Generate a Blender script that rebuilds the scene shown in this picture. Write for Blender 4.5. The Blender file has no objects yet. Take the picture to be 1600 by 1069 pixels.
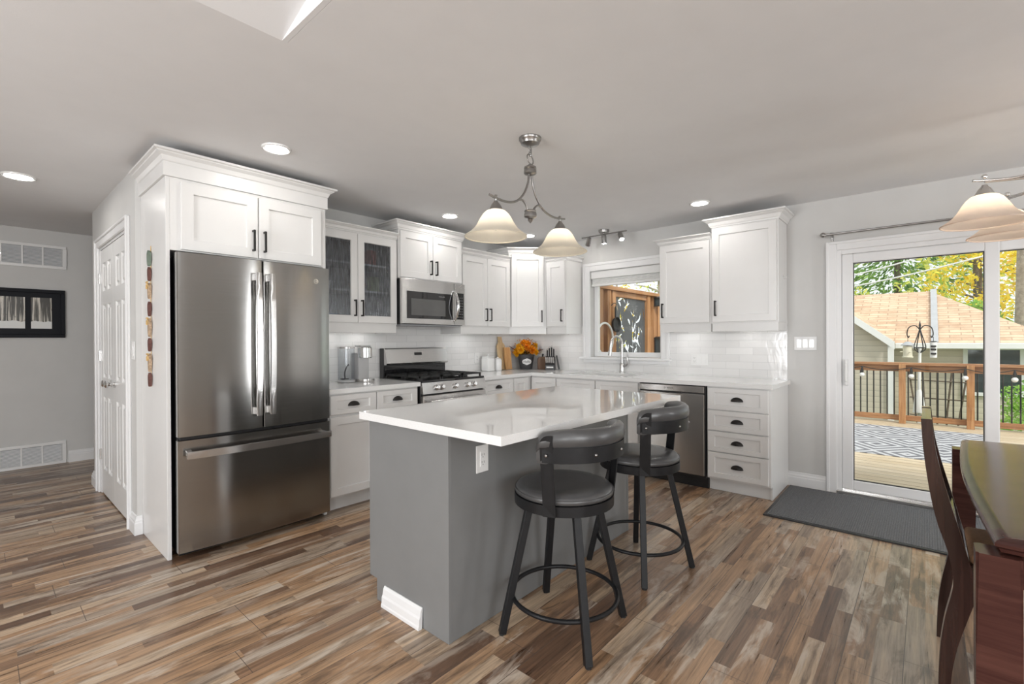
import bpy, bmesh, math, random
from mathutils import Vector, Matrix
random.seed(7)
PI = math.pi
S = bpy.context.scene
COL = S.collection

# ------------------------------------------------------------------ camera
cam_d = bpy.data.cameras.new('camera')
cam = bpy.data.objects.new('camera', cam_d)
COL.objects.link(cam)
cam_d.sensor_fit = 'HORIZONTAL'
cam_d.sensor_width = 36.0
cam_d.lens = 738.222 * 36.0 / 1600.0
cam_d.clip_start = 0.03
cam_d.clip_end = 300
_R = Vector((0.66000873, -0.75124319, -0.00470622))
_U = Vector((0.00559363, -0.00135015, 0.99998344))
_F = Vector((0.75123711, 0.66002412, -0.00331106))
cam.matrix_world = Matrix(((_R.x, _U.x, -_F.x, 0.0), (_R.y, _U.y, -_F.y, 0.0),
                           (_R.z, _U.z, -_F.z, 1.2539), (0, 0, 0, 1)))
S.camera = cam

# ------------------------------------------------------------------ exposure
S.view_settings.view_transform = 'Standard'
S.view_settings.look = 'None'
S.view_settings.gamma = 1.0
S.view_settings.use_curve_mapping = False
S.view_settings.exposure = 0.0

# ------------------------------------------------------------------ sky, sun, daylight and fill
W = bpy.data.worlds.new('sky')
S.world = W
W.use_nodes = True
_n = W.node_tree.nodes
_bg = _n['Background']
_bg.inputs['Color'].default_value = (0.95, 0.97, 1.0, 1)
_bg.inputs['Strength'].default_value = 1.35

def lamp(name, kind, loc, energy, color=(1, 1, 1), rot=(0, 0, 0), **kw):
    d = bpy.data.lights.new(name, kind)
    d.energy = energy
    d.color = color
    for k, v in kw.items():
        setattr(d, k, v)
    o = bpy.data.objects.new(name, d)
    o.location = loc
    o.rotation_euler = rot
    COL.objects.link(o)
    return o

lamp('sun', 'SUN', (0, 0, 10), 3.2, (1.0, 0.95, 0.88), (math.radians(38), math.radians(-30), 0), angle=math.radians(12))
# area lamps in unseen openings; south window, west and hall ones added as fill
lamp('south_fill', 'AREA', (-0.55, -3.36, 1.45), 72, (0.97, 0.985, 1.0), (math.radians(90), 0, 0),
     shape='RECTANGLE', size=1.7, size_y=1.6)
lamp('daylight_south_door', 'AREA', (3.45, -3.36, 1.12), 38, (0.97, 0.985, 1.0), (math.radians(90), 0, 0),
     shape='RECTANGLE', size=0.42, size_y=1.95)
lamp('west_fill', 'AREA', (-2.56, -2.1, 1.45), 55, (0.97, 0.985, 1.0), (math.radians(90), 0, math.radians(-90)),
     shape='RECTANGLE', size=1.6, size_y=1.5)
lamp('hall_fill', 'AREA', (-2.56, 1.80, 1.45), 88, (0.97, 0.985, 1.0), (math.radians(90), 0, math.radians(-90)),
     shape='RECTANGLE', size=1.3, size_y=1.5)

# ================================================================== materials
class NT:
    def __init__(s, name):
        s.m = bpy.data.materials.new(name)
        s.m.use_nodes = True
        s.nt = s.m.node_tree
        s.b = s.nt.nodes['Principled BSDF']
        s.out = s.nt.nodes['Material Output']
    def n(s, t, **kw):
        x = s.nt.nodes.new(t)
        for k, v in kw.items():
            setattr(x, k, v)
        return x
    def l(s, a, b):
        s.nt.links.new(a, b)
    def put(s, sock, v):
        if isinstance(v, bpy.types.NodeSocket):
            s.nt.links.new(v, sock)
        else:
            sock.default_value = v
    def math(s, op, a, b=None, c=None):
        x = s.n('ShaderNodeMath', operation=op)
        s.put(x.inputs[0], a)
        if b is not None: s.put(x.inputs[1], b)
        if c is not None: s.put(x.inputs[2], c)
        return x.outputs[0]
    def coord(s, kind='Object'):
        return s.n('ShaderNodeTexCoord').outputs[kind]
    def mapping(s, v, scale=(1, 1, 1), loc=(0, 0, 0), rot=(0, 0, 0)):
        x = s.n('ShaderNodeMapping')
        s.l(v, x.inputs['Vector'])
        x.inputs['Scale'].default_value = scale
        x.inputs['Location'].default_value = loc
        x.inputs['Rotation'].default_value = rot
        return x.outputs[0]
    def noise(s, v, scale=5, detail=4, rough=0.55, dist=0.0):
        x = s.n('ShaderNodeTexNoise')
        if v is not None: s.l(v, x.inputs['Vector'])
        x.inputs['Scale'].default_value = scale
        x.inputs['Detail'].default_value = detail
        x.inputs['Roughness'].default_value = rough
        x.inputs['Distortion'].default_value = dist
        return x.outputs[0]
    def ramp(s, v, stops, interp='LINEAR'):
        x = s.n('ShaderNodeValToRGB')
        s.l(v, x.inputs[0])
        cr = x.color_ramp
        cr.interpolation = interp
        while len(cr.elements) < len(stops):
            cr.elements.new(0.5)
        for e, (p, c) in zip(cr.elements, stops):
            e.position = p
            e.color = c if len(c) == 4 else (*c, 1)
        return x.outputs[0]
    def mix(s, f, a, b, blend='MIX'):
        x = s.n('ShaderNodeMix', data_type='RGBA', blend_type=blend)
        s.put(x.inputs[0], f)
        s.put(x.inputs[6], a if not isinstance(a, tuple) else (*a[:3], 1))
        s.put(x.inputs[7], b if not isinstance(b, tuple) else (*b[:3], 1))
        return x.outputs[2]
    def bump(s, h, strength=0.2, dist=0.01):
        x = s.n('ShaderNodeBump')
        x.inputs['Strength'].default_value = strength
        x.inputs['Distance'].default_value = dist
        s.l(h, x.inputs['Height'])
        s.l(x.outputs[0], s.b.inputs['Normal'])
        return x.outputs[0]
    def set(s, **kw):
        names = dict(color='Base Color', rough='Roughness', metal='Metallic', spec='Specular IOR Level', coat='Coat Weight',
                     coatr='Coat Roughness', trans='Transmission Weight', ior='IOR', emis='Emission Color', emstr='Emission Strength',
                     aniso='Anisotropic', sheen='Sheen Weight', alpha='Alpha')
        for k, v in kw.items():
            if isinstance(v, tuple) and len(v) == 3: v = (*v, 1)
            s.put(s.b.inputs[names[k]], v)
        return s

def paint(name, col, rough=0.5, metal=0.0, var=0.04, scale=6.0, bump=0.0, bscale=200, coat=0.0, spec=0.5):
    """a painted or plain surface with a touch of procedural unevenness"""
    t = NT(name)
    c = t.coord()
    nz = t.noise(c, scale, 3)
    lo = tuple(max(0, x * (1 - var)) for x in col)
    hi = tuple(min(1, x * (1 + var)) for x in col)
    t.set(color=t.ramp(nz, [(0.3, lo), (0.7, hi)]), rough=rough, metal=metal, coat=coat, spec=spec)
    if bump:
        t.bump(t.noise(c, bscale, 2), bump, 0.002)
    return t.m

def steel(name, col=(0.40, 0.395, 0.385), rough=0.16, stretch=(1, 1, 260)):
    t = NT(name)
    c = t.coord()
    br = t.noise(t.mapping(c, stretch), 3, 2)
    t.set(color=t.ramp(br, [(0.3, tuple(x * 0.9 for x in col)), (0.7, col)]), metal=1.0,
          rough=t.math('MULTIPLY_ADD', br, 0.10, rough - 0.05), aniso=0.9)
    t.b.inputs['Anisotropic Rotation'].default_value = 0.25
    tg = t.n('ShaderNodeTangent', direction_type='RADIAL', axis='Z')
    t.l(tg.outputs[0], t.b.inputs['Tangent'])
    return t.m

def emitter(name, col, strength):
    t = NT(name)
    t.set(color=(0.8, 0.8, 0.8), emis=col, emstr=strength)
    return t.m

def pane(name, tint=(0.96, 0.98, 0.97), gloss=0.07):
    t = NT(name)
    tr = t.n('ShaderNodeBsdfTransparent'); tr.inputs[0].default_value = (*tint, 1)
    gl = t.n('ShaderNodeBsdfGlossy'); gl.inputs['Roughness'].default_value = 0.015
    ge = t.n('ShaderNodeNewGeometry')
    dt = t.n('ShaderNodeVectorMath', operation='DOT_PRODUCT'); t.l(ge.outputs['Normal'], dt.inputs[0]); t.l(ge.outputs['Incoming'], dt.inputs[1])
    sch = t.math('MULTIPLY_ADD', t.math('POWER', t.math('SUBTRACT', 1.0, t.math('ABSOLUTE', dt.outputs['Value'])), 5.0), 0.9, gloss * 0.5)
    mx = t.n('ShaderNodeMixShader')
    t.l(sch, mx.inputs[0])
    t.l(tr.outputs[0], mx.inputs[1]); t.l(gl.outputs[0], mx.inputs[2])
    t.l(mx.outputs[0], t.out.inputs['Surface'])
    return t.m

def wood(name, c0, c1, c2, axis='X', rough=0.45, scale=1.0, coat=0.0, bump=0.1, spec=0.5):
    t = NT(name)
    st = {'X': (1.2, 18, 18), 'Y': (18, 1.2, 18), 'Z': (18, 18, 1.2)}[axis]
    c = t.mapping(t.coord(), tuple(x * scale for x in st))
    nz = t.noise(c, 1.6, 6, 0.6, 0.6)
    t.set(color=t.ramp(nz, [(0.3, c0), (0.5, c1), (0.72, c2)]), rough=rough, coat=coat, coatr=0.08, spec=spec)
    if bump: t.bump(nz, bump, 0.002)
    return t.m

M = {}
M['wall'] = paint('wall_paint', (0.62, 0.615, 0.60), 0.6, var=0.015, bump=0.04, bscale=260)
M['ceiling'] = paint('ceiling_paint', (0.78, 0.78, 0.785), 0.8, var=0.012, bump=0.12, bscale=160)
M['trim'] = paint('trim_paint', (0.80, 0.80, 0.80), 0.35, var=0.01)
M['cab'] = paint('cabinet_paint', (0.745, 0.738, 0.725), 0.30, var=0.012)
M['cab_in'] = paint('shaded_interior', (0.42, 0.42, 0.43), 0.6, var=0.02)  # white interior painted grey, for the shade inside the cabinet
M['door'] = paint('door_paint', (0.78, 0.78, 0.77), 0.32, var=0.01)
M['island'] = paint('island_paint', (0.205, 0.208, 0.208), 0.38, var=0.03)
M['steel'] = steel('brushed_steel')
M['steel_light'] = steel('pale_brushed_steel', (0.68, 0.67, 0.66), 0.24)
M['chrome'] = paint('chrome', (0.74, 0.74, 0.74), 0.12, 1.0, 0.02)
M['nickel'] = paint('brushed_nickel', (0.36, 0.35, 0.34), 0.30, 1.0, 0.08, 30)
M['pewter'] = paint('pale_nickel', (0.62, 0.61, 0.60), 0.26, 1.0, 0.04, 30)
M['black'] = paint('black_metal', (0.012, 0.012, 0.013), 0.35, 0.0, 0.15, 20)
M['bronze'] = paint('dark_bronze', (0.016, 0.014, 0.013), 0.38, 0.1, 0.15, 20, spec=0.3)
M['dark_plastic'] = paint('dark_plastic', (0.02, 0.02, 0.021), 0.35, 0.0, 0.1)
M['black_glass'] = paint('black_glass', (0.008, 0.008, 0.009), 0.05, 0.0, 0.02, coat=0.5)
M['iron'] = paint('cast_iron', (0.018, 0.018, 0.018), 0.5, 0.0, 0.2, 60, 0.2, 400)
M['stool_metal'] = paint('stool_metal', (0.011, 0.011, 0.012), 0.42, 0.0, 0.15, 30, spec=0.28)
M['white_plastic'] = paint('white_plastic', (0.78, 0.78, 0.77), 0.35, 0, 0.01)
M['ceramic'] = paint('white_ceramic', (0.84, 0.84, 0.83), 0.15, 0, 0.01, coat=0.4)
M['sink'] = steel('sink_steel', (0.62, 0.61, 0.60), 0.3, (200, 1, 1))

def leather():
    t = NT('grey_leather')
    c = t.coord()
    v = t.n('ShaderNodeTexVoronoi'); v.inputs['Scale'].default_value = 320
    t.l(c, v.inputs['Vector'])
    nz = t.noise(c, 9, 4)
    t.set(color=t.ramp(nz, [(0.3, (0.052, 0.052, 0.053)), (0.7, (0.076, 0.076, 0.077))]), rough=0.32, spec=0.7)
    t.bump(v.outputs['Distance'], 0.12, 0.001)
    return t.m
M['leather'] = leather()

def quartz():
    t = NT('white_quartz')
    c = t.coord()
    a = t.noise(c, 260, 2)
    b = t.noise(c, 5, 5)
    t.set(color=t.mix(0.35, t.ramp(a, [(0.35, (0.76, 0.76, 0.75)), (0.65, (0.84, 0.84, 0.83))]), t.ramp(b, [(0.3, (0.80, 0.80, 0.79)), (0.7, (0.85, 0.85, 0.84))])),
          rough=0.025, spec=0.5)
    return t.m
M['quartz'] = quartz()

def tile(name, uaxis):
    """glossy hand-made white subway tile, running bond"""
    t = NT(name)
    c = t.coord()
    sep = t.n('ShaderNodeSeparateXYZ'); t.l(c, sep.inputs[0])
    cmb = t.n('ShaderNodeCombineXYZ')
    t.l(sep.outputs[uaxis], cmb.inputs[0]); t.l(sep.outputs['Z'], cmb.inputs[1])
    br = t.n('ShaderNodeTexBrick')
    t.l(cmb.outputs[0], br.inputs['Vector'])
    br.inputs['Scale'].default_value = 1.0
    br.inputs['Brick Width'].default_value = 0.235
    br.inputs['Row Height'].default_value = 0.0655
    br.inputs['Mortar Size'].default_value = 0.0016
    br.inputs['Mortar Smooth'].default_value = 0.3
    br.inputs['Bias'].default_value = 0.0
    br.inputs['Color1'].default_value = (0.79, 0.785, 0.775, 1)
    br.inputs['Color2'].default_value = (0.72, 0.715, 0.705, 1)
    br.inputs['Mortar'].default_value = (0.60, 0.60, 0.59, 1)
    t.set(color=br.outputs['Color'], rough=0.10, spec=0.6)
    w = t.noise(c, 22, 3)
    h = t.math('SUBTRACT', t.math('MULTIPLY', w, 1.0), br.outputs['Fac'])
    t.bump(h, 0.35, 0.0035)
    return t.m
M['tile_x'] = tile('subway_tile_range', 'X')
M['tile_y'] = tile('subway_tile_window', 'Y')

def floor_mat():
    t = NT('rustic_plank_floor')
    c = t.coord()
    sep = t.n('ShaderNodeSeparateXYZ'); t.l(c, sep.inputs[0])
    X, Y = sep.outputs['X'], sep.outputs['Y']
    yp = t.math('DIVIDE', t.math('ADD', Y, 9.18), 0.185)          # board rows
    prow = t.math('FLOOR', yp)
    def wn(a, b=None):
        w = t.n('ShaderNodeTexWhiteNoise', noise_dimensions='2D')
        k = t.n('ShaderNodeCombineXYZ'); t.put(k.inputs[0], a)
        if b is not None: t.put(k.inputs[1], b)
        t.l(k.outputs[0], w.inputs['Vector'])
        return w.outputs['Value']
    ns = t.math('ADD', 2.0, t.math('GREATER_THAN', wn(prow, 1.7), 0.40))   # two or three printed strips per board
    srow = t.math('ADD', t.math('MULTIPLY', prow, 7.0), t.math('FLOOR', t.math('MULTIPLY', t.math('FRACT', yp), ns)))
    xo = t.math('MULTIPLY', wn(srow, 3.3), 9.0)
    ln = t.math('MULTIPLY_ADD', wn(srow, 8.1), 0.45, 0.42)
    xs = t.math('DIVIDE', t.math('ADD', t.math('ADD', X, 20.0), xo), ln)
    cell = t.math('FLOOR', xs)
    r1 = wn(srow, cell)
    r2 = wn(t.math('ADD', srow, 57.3), cell)
    tone = t.ramp(r1, [(0.0, (0.120, 0.074, 0.050)), (0.10, (0.350, 0.240, 0.155)), (0.28, (0.215, 0.140, 0.092)), (0.42, (0.310, 0.205, 0.128)),
                       (0.58, (0.285, 0.236, 0.192)), (0.72, (0.410, 0.330, 0.250)), (0.84, (0.185, 0.124, 0.084)), (0.92, (0.325, 0.256, 0.192))], 'CONSTANT')
    # grain, offset per strip
    off = t.n('ShaderNodeCombineXYZ')
    t.l(t.math('MULTIPLY', r1, 37.0), off.inputs[0]); t.l(t.math('MULTIPLY', r2, 37.0), off.inputs[1]); t.l(t.math('MULTIPLY', r2, 11.0), off.inputs[2])
    va = t.n('ShaderNodeVectorMath', operation='ADD'); t.l(c, va.inputs[0]); t.l(off.outputs[0], va.inputs[1])
    grain = t.noise(t.mapping(va.outputs[0], (2.2, 46, 1)), 1.0, 6, 0.62, 0.8)
    fine = t.noise(t.mapping(va.outputs[0], (6, 190, 1)), 1.0, 3, 0.6)
    wear = t.noise(t.mapping(va.outputs[0], (3.0, 13, 1)), 1.0, 5, 0.65, 0.6)
    g = t.ramp(grain, [(0.30, (0.40, 0.37, 0.34)), (0.46, (0.95, 0.95, 0.95)), (0.66, (1.36, 1.34, 1.30))])
    col = t.mix(1.0, tone, g, 'MULTIPLY')
    f = t.ramp(fine, [(0.30, (0.78, 0.77, 0.76)), (0.55, (1.05, 1.05, 1.05))])
    col = t.mix(0.8, col, f, 'MULTIPLY')
    # pale worn paint and dark stains on part of the strips
    wm = t.math('MULTIPLY', t.ramp(wear, [(0.49, (0, 0, 0)), (0.63, (1, 1, 1))]), t.ramp(r2, [(0.25, (0, 0, 0)), (0.8, (0.8, 0.8, 0.8))]))
    col = t.mix(wm, col, (0.54, 0.50, 0.45))
    dm = t.math('MULTIPLY', t.ramp(wear, [(0.34, (1, 1, 1)), (0.45, (0, 0, 0))]), 0.72)
    col = t.mix(dm, col, (0.085, 0.058, 0.042))
    # board joints
    fy = t.math('FRACT', yp)
    jy = t.math('LESS_THAN', t.math('ABSOLUTE', t.math('SUBTRACT', fy, 0.5)), 0.492)
    xb = t.math('DIVIDE', t.math('ADD', t.math('ADD', X, 30.0), t.math('MULTIPLY', wn(prow, 5.9), 6.0)), 1.22)
    jx = t.math('LESS_THAN', t.math('ABSOLUTE', t.math('SUBTRACT', t.math('FRACT', xb), 0.5)), 0.4990)
    j = t.math('MULTIPLY', jy, jx)
    col = t.mix(1.0, col, (1.07, 0.99, 0.90), 'MULTIPLY')
    col = t.mix(j, (0.10, 0.072, 0.055), col)
    t.set(color=col, rough=t.math('MULTIPLY_ADD', grain, 0.16, 0.22), spec=0.6)
    t.bump(t.math('ADD', t.math('MULTIPLY', grain, 0.5), j), 0.18, 0.002)
    return t.m
M['floor'] = floor_mat()

M['table_wood'] = wood('dark_cherry_wood', (0.034, 0.013, 0.011), (0.062, 0.024, 0.019), (0.095, 0.039, 0.030), 'Y', 0.20, 1.0, 0.0, 0.03, 0.22)
M['chair_wood'] = wood('dark_chair_wood', (0.018, 0.008, 0.006), (0.030, 0.013, 0.010), (0.048, 0.022, 0.016), 'Z', 0.22, 1.0, 0.4, 0.03)
M['seat_fabric'] = paint('seat_fabric', (0.30, 0.16, 0.08), 0.8, 0, 0.15, 80, 0.2, 500)
M['cedar'] = wood('cedar', (0.24, 0.105, 0.042), (0.42, 0.205, 0.085), (0.54, 0.30, 0.14), 'Z', 0.6, 1.0)
M['cedar_x'] = wood('cedar_rail', (0.24, 0.105, 0.042), (0.40, 0.195, 0.085), (0.52, 0.29, 0.14), 'X', 0.6, 1.0)
M['cedar_y'] = wood('cedar_beam', (0.22, 0.095, 0.04), (0.34, 0.160, 0.070), (0.50, 0.28, 0.14), 'Y', 0.6, 1.0)
M['board_pale'] = wood('pale_board_wood', (0.50, 0.34, 0.17), (0.60, 0.43, 0.24), (0.68, 0.51, 0.31), 'Z', 0.5, 1.5)
M['board_warm'] = wood('warm_board_wood', (0.46, 0.24, 0.09), (0.56, 0.31, 0.13), (0.64, 0.39, 0.18), 'Z', 0.5, 1.5)
M['board_brown'] = wood('brown_block_wood', (0.10, 0.050, 0.026), (0.15, 0.08, 0.042), (0.21, 0.12, 0.065), 'Z', 0.5, 1.5)

def deck_mat():
    t = NT('deck_boards')
    c = t.coord()
    sep = t.n('ShaderNodeSeparateXYZ'); t.l(c, sep.inputs[0])
    xb = t.math('DIVIDE', sep.outputs['X'], 0.14)
    w = t.n('ShaderNodeTexWhiteNoise', noise_dimensions='1D'); t.l(t.math('FLOOR', xb), w.inputs['W'])
    gap = t.math('LESS_THAN', t.math('ABSOLUTE', t.math('SUBTRACT', t.math('FRACT', xb), 0.5)), 0.465)
    nz = t.noise(t.mapping(c, (14, 1.2, 1)), 1.5, 5, 0.6)
    base = t.ramp(w.outputs['Value'], [(0, (0.52, 0.40, 0.25)), (0.5, (0.62, 0.50, 0.34)), (1, (0.68, 0.56, 0.42))])
    col = t.mix(0.5, base, t.ramp(nz, [(0.3, (0.42, 0.30, 0.18)), (0.7, (0.74, 0.64, 0.50))]))
    t.set(color=t.mix(gap, (0.05, 0.035, 0.02), col), rough=0.5)
    t.bump(gap, 0.5, 0.01)
    return t.m
M['deck'] = deck_mat()

def rug_mat():
    t = NT('zigzag_rug')
    c = t.coord()
    sep = t.n('ShaderNodeSeparateXYZ'); t.l(c, sep.inputs[0])
    X, Y = sep.outputs['X'], sep.outputs['Y']
    u = t.math('ABSOLUTE', t.math('SUBTRACT', t.math('FRACT', t.math('DIVIDE', Y, 0.62)), 0.5))
    v = t.math('ABSOLUTE', t.math('SUBTRACT', t.math('FRACT', t.math('DIVIDE', X, 0.95)), 0.5))
    d = t.math('ADD', t.math('MULTIPLY', u, 1.0), t.math('MULTIPLY', v, 1.25))
    k = t.math('FRACT', t.math('MULTIPLY', d, 4.6))
    m = t.math('LESS_THAN', k, 0.52)
    nz = t.noise(c, 120, 2)
    t.set(color=t.mix(m, (0.50, 0.50, 0.52), t.ramp(nz, [(0.3, (0.13, 0.13, 0.145)), (0.7, (0.20, 0.20, 0.22))])), rough=0.9)
    t.bump(nz, 0.4, 0.004)
    return t.m
M['rug'] = rug_mat()

def mat_mat():
    t = NT('ribbed_mat')
    c = t.coord()
    nz = t.noise(c, 260, 3)
    sep = t.n('ShaderNodeSeparateXYZ'); t.l(c, sep.inputs[0])
    rib = t.math('SINE', t.math('MULTIPLY', sep.outputs['Y'], 520.0))
    t.set(color=t.ramp(nz, [(0.35, (0.07, 0.071, 0.073)), (0.65, (0.20, 0.203, 0.208))]), rough=0.92)
    t.bump(t.math('ADD', t.math('MULTIPLY', rib, 0.4), nz), 0.6, 0.004)
    return t.m
M['mat'] = mat_mat()

def shade_mat(name, trans, diff):
    t = NT(name)
    c = t.coord()
    nz = t.noise(c, 7, 5, 0.6, 1.2)
    col = t.ramp(nz, [(0.35, tuple(x * 0.86 for x in trans)), (0.65, trans)])
    tr = t.n('ShaderNodeBsdfTranslucent'); t.l(col, tr.inputs[0])
    df = t.n('ShaderNodeBsdfDiffuse'); df.inputs[0].default_value = (*diff, 1)
    gl = t.n('ShaderNodeBsdfGlossy'); gl.inputs['Roughness'].default_value = 0.2
    m1 = t.n('ShaderNodeMixShader'); m1.inputs[0].default_value = 0.55
    t.l(tr.outputs[0], m1.inputs[1]); t.l(df.outputs[0], m1.inputs[2])
    m2 = t.n('ShaderNodeMixShader'); m2.inputs[0].default_value = 0.05
    t.l(m1.outputs[0], m2.inputs[1]); t.l(gl.outputs[0], m2.inputs[2])
    t.l(m2.outputs[0], t.out.inputs['Surface'])
    return t.m
M['shade_cream'] = shade_mat('cream_alabaster_glass', (0.88, 0.80, 0.66), (0.78, 0.74, 0.65))
M['shade_peach'] = shade_mat('peach_alabaster_glass', (0.92, 0.74, 0.58), (0.84, 0.74, 0.66))
M['bulb'] = emitter('warm_bulb', (1.0, 0.92, 0.80), 22)
M['lens'] = emitter('recessed_lens', (1.0, 0.97, 0.93), 68)
M['puck'] = emitter('under_cabinet_lens', (1.0, 0.98, 0.95), 52)
M['spot_lens'] = emitter('spot_lens', (1.0, 0.96, 0.9), 85)
M['pane'] = pane('window_glass')

def rain_glass():
    t = NT('rain_glass')
    c = t.coord()
    st = t.noise(t.mapping(c, (1, 1, 0.06)), 170, 3, 0.7, 0.4)
    tr = t.n('ShaderNodeBsdfTransparent')
    t.l(t.ramp(st, [(0.36, (0.30, 0.32, 0.345)), (0.62, (0.86, 0.89, 0.93))]), tr.inputs[0])
    gl = t.n('ShaderNodeBsdfGlossy'); gl.inputs['Roughness'].default_value = 0.18
    bp = t.n('ShaderNodeBump'); bp.inputs['Strength'].default_value = 0.7; bp.inputs['Distance'].default_value = 0.003
    t.l(st, bp.inputs['Height']); t.l(bp.outputs[0], gl.inputs['Normal'])
    mx = t.n('ShaderNodeMixShader'); mx.inputs[0].default_value = 0.10
    t.l(tr.outputs[0], mx.inputs[1]); t.l(gl.outputs[0], mx.inputs[2])
    t.l(mx.outputs[0], t.out.inputs['Surface'])
    return t.m
M['rain'] = rain_glass()
M['clear'] = pane('clear_plastic', (0.93, 0.94, 0.95), 0.06)

def shingles():
    t = NT('asphalt_shingles')
    c = t.coord()
    sep = t.n('ShaderNodeSeparateXYZ'); t.l(c, sep.inputs[0])
    cmb = t.n('ShaderNodeCombineXYZ')
    t.l(sep.outputs['Y'], cmb.inputs[0]); t.l(t.math('MULTIPLY', sep.outputs['Z'], 2.0), cmb.inputs[1])
    br = t.n('ShaderNodeTexBrick'); t.l(cmb.outputs[0], br.inputs['Vector'])
    br.inputs['Scale'].default_value = 1.0
    br.inputs['Brick Width'].default_value = 0.34
    br.inputs['Row Height'].default_value = 0.105
    br.inputs['Mortar Size'].default_value = 0.010
    br.inputs['Color1'].default_value = (0.72, 0.53, 0.37, 1)
    br.inputs['Color2'].default_value = (0.46, 0.29, 0.18, 1)
    br.inputs['Mortar'].default_value = (0.30, 0.19, 0.12, 1)
    nz = t.noise(c, 6, 4)
    t.set(color=t.mix(0.35, br.outputs['Color'], t.ramp(nz, [(0.3, (0.50, 0.35, 0.24)), (0.7, (0.82, 0.64, 0.48))])), rough=0.9)
    return t.m
M['shingle'] = shingles()

def siding():
    t = NT('vinyl_siding')
    c = t.coord()
    sep = t.n('ShaderNodeSeparateXYZ'); t.l(c, sep.inputs[0])
    f = t.math('FRACT', t.math('DIVIDE', sep.outputs['Z'], 0.11))
    t.set(color=t.ramp(f, [(0.0, (0.26, 0.24, 0.20)), (0.08, (0.62, 0.555, 0.46)), (1.0, (0.69, 0.62, 0.52))]), rough=0.5)
    t.bump(f, 0.5, 0.02)
    return t.m
M['siding'] = siding()
M['ext_white'] = paint('exterior_white', (0.80, 0.80, 0.79), 0.4, 0, 0.02)
M['grey_metal'] = paint('grey_flashing', (0.42, 0.43, 0.45), 0.5, 0, 0.05)
M['ext_glass'] = paint('dark_window_glass', (0.05, 0.07, 0.08), 0.06, 0, 0.3, 1.5)
M['grass'] = paint('lawn', (0.17, 0.25, 0.08), 0.9, 0, 0.35, 14, 0.5, 90)
M['bark'] = paint('bark', (0.13, 0.10, 0.075), 0.9, 0, 0.35, 12, 0.5, 40)
M['pale_bark'] = paint('pale_bark', (0.36, 0.31, 0.25), 0.9, 0, 0.25, 12, 0.5, 40)

def leaf(name, lo, hi):
    t = NT(name)
    i = t.n('ShaderNodeNewGeometry')
    col = t.ramp(i.outputs['Random Per Island'], [(0.0, lo), (1.0, hi)])
    df = t.n('ShaderNodeBsdfDiffuse'); t.l(col, df.inputs[0])
    tr = t.n('ShaderNodeBsdfTranslucent'); t.l(col, tr.inputs[0])
    mx = t.n('ShaderNodeMixShader'); mx.inputs[0].default_value = 0.5
    t.l(df.outputs[0], mx.inputs[1]); t.l(tr.outputs[0], mx.inputs[2])
    t.l(mx.outputs[0], t.out.inputs['Surface'])
    return t.m
M['leaf_yellow'] = leaf('yellow_leaves', (0.80, 0.52, 0.03), (1.0, 0.88, 0.16))
M['leaf_green'] = leaf('spruce_needles', (0.10, 0.22, 0.06), (0.42, 0.60, 0.18))
M['leaf_lime'] = leaf('lime_leaves', (0.45, 0.55, 0.08), (1.0, 0.92, 0.30))
M['leaf_orange'] = leaf('orange_leaves', (0.85, 0.45, 0.10), (1.0, 0.78, 0.36))
M['leaf_bush'] = leaf('bush_leaves', (0.20, 0.42, 0.08), (0.55, 0.78, 0.22))

# ================================================================== mesh helpers
def BM():
    return bmesh.new()

def box(bm, x0, x1, y0, y1, z0, z1, bev=0.0, seg=1):
    vs = [bm.verts.new((x, y, z)) for x in (x0, x1) for y in (y0, y1) for z in (z0, z1)]
    idx = [(0, 1, 3, 2), (4, 6, 7, 5), (0, 4, 5, 1), (2, 3, 7, 6), (0, 2, 6, 4), (1, 5, 7, 3)]
    fs = [bm.faces.new([vs[i] for i in q]) for q in idx]
    if bev > 0:
        es = list({e for f in fs for e in f.edges})
        bmesh.ops.bevel(bm, geom=es, offset=bev, segments=seg, profile=0.5, affect='EDGES')
    return bm

def tube(bm, pts, r, seg=10, cap=True, closed=False, rz=None):
    """sweep of a circle (or an ellipse r, rz) along pts; r may be a list"""
    pts = [Vector(p) for p in pts]
    n = len(pts)
    rs = r if isinstance(r, (list, tuple)) else [r] * n
    rings = []
    up = None
    for i, p in enumerate(pts):
        if closed:
            t = (pts[(i + 1) % n] - pts[i - 1]).normalized()
        else:
            t = (pts[min(i + 1, n - 1)] - pts[max(i - 1, 0)]).normalized()
        if up is None:
            a = Vector((0, 0, 1)) if abs(t.z) < 0.9 else Vector((1, 0, 0))
            up = (a - t * a.dot(t)).normalized()
        else:
            up = (up - t * up.dot(t))
            up = up.normalized() if up.length > 1e-6 else t.orthogonal().normalized()
        sd = t.cross(up)
        rb = rz if rz is not None else rs[i]
        rings.append([bm.verts.new(p + up * (math.cos(2 * PI * k / seg) * rb) + sd * (math.sin(2 * PI * k / seg) * rs[i])) for k in range(seg)])
    m = n if closed else n - 1
    for i in range(m):
        a, b = rings[i], rings[(i + 1) % n]
        for k in range(seg):
            bm.faces.new((a[k], a[(k + 1) % seg], b[(k + 1) % seg], b[k]))
    if cap and not closed:
        bm.faces.new(rings[0][::-1]); bm.faces.new(rings[-1])
    return bm

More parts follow.
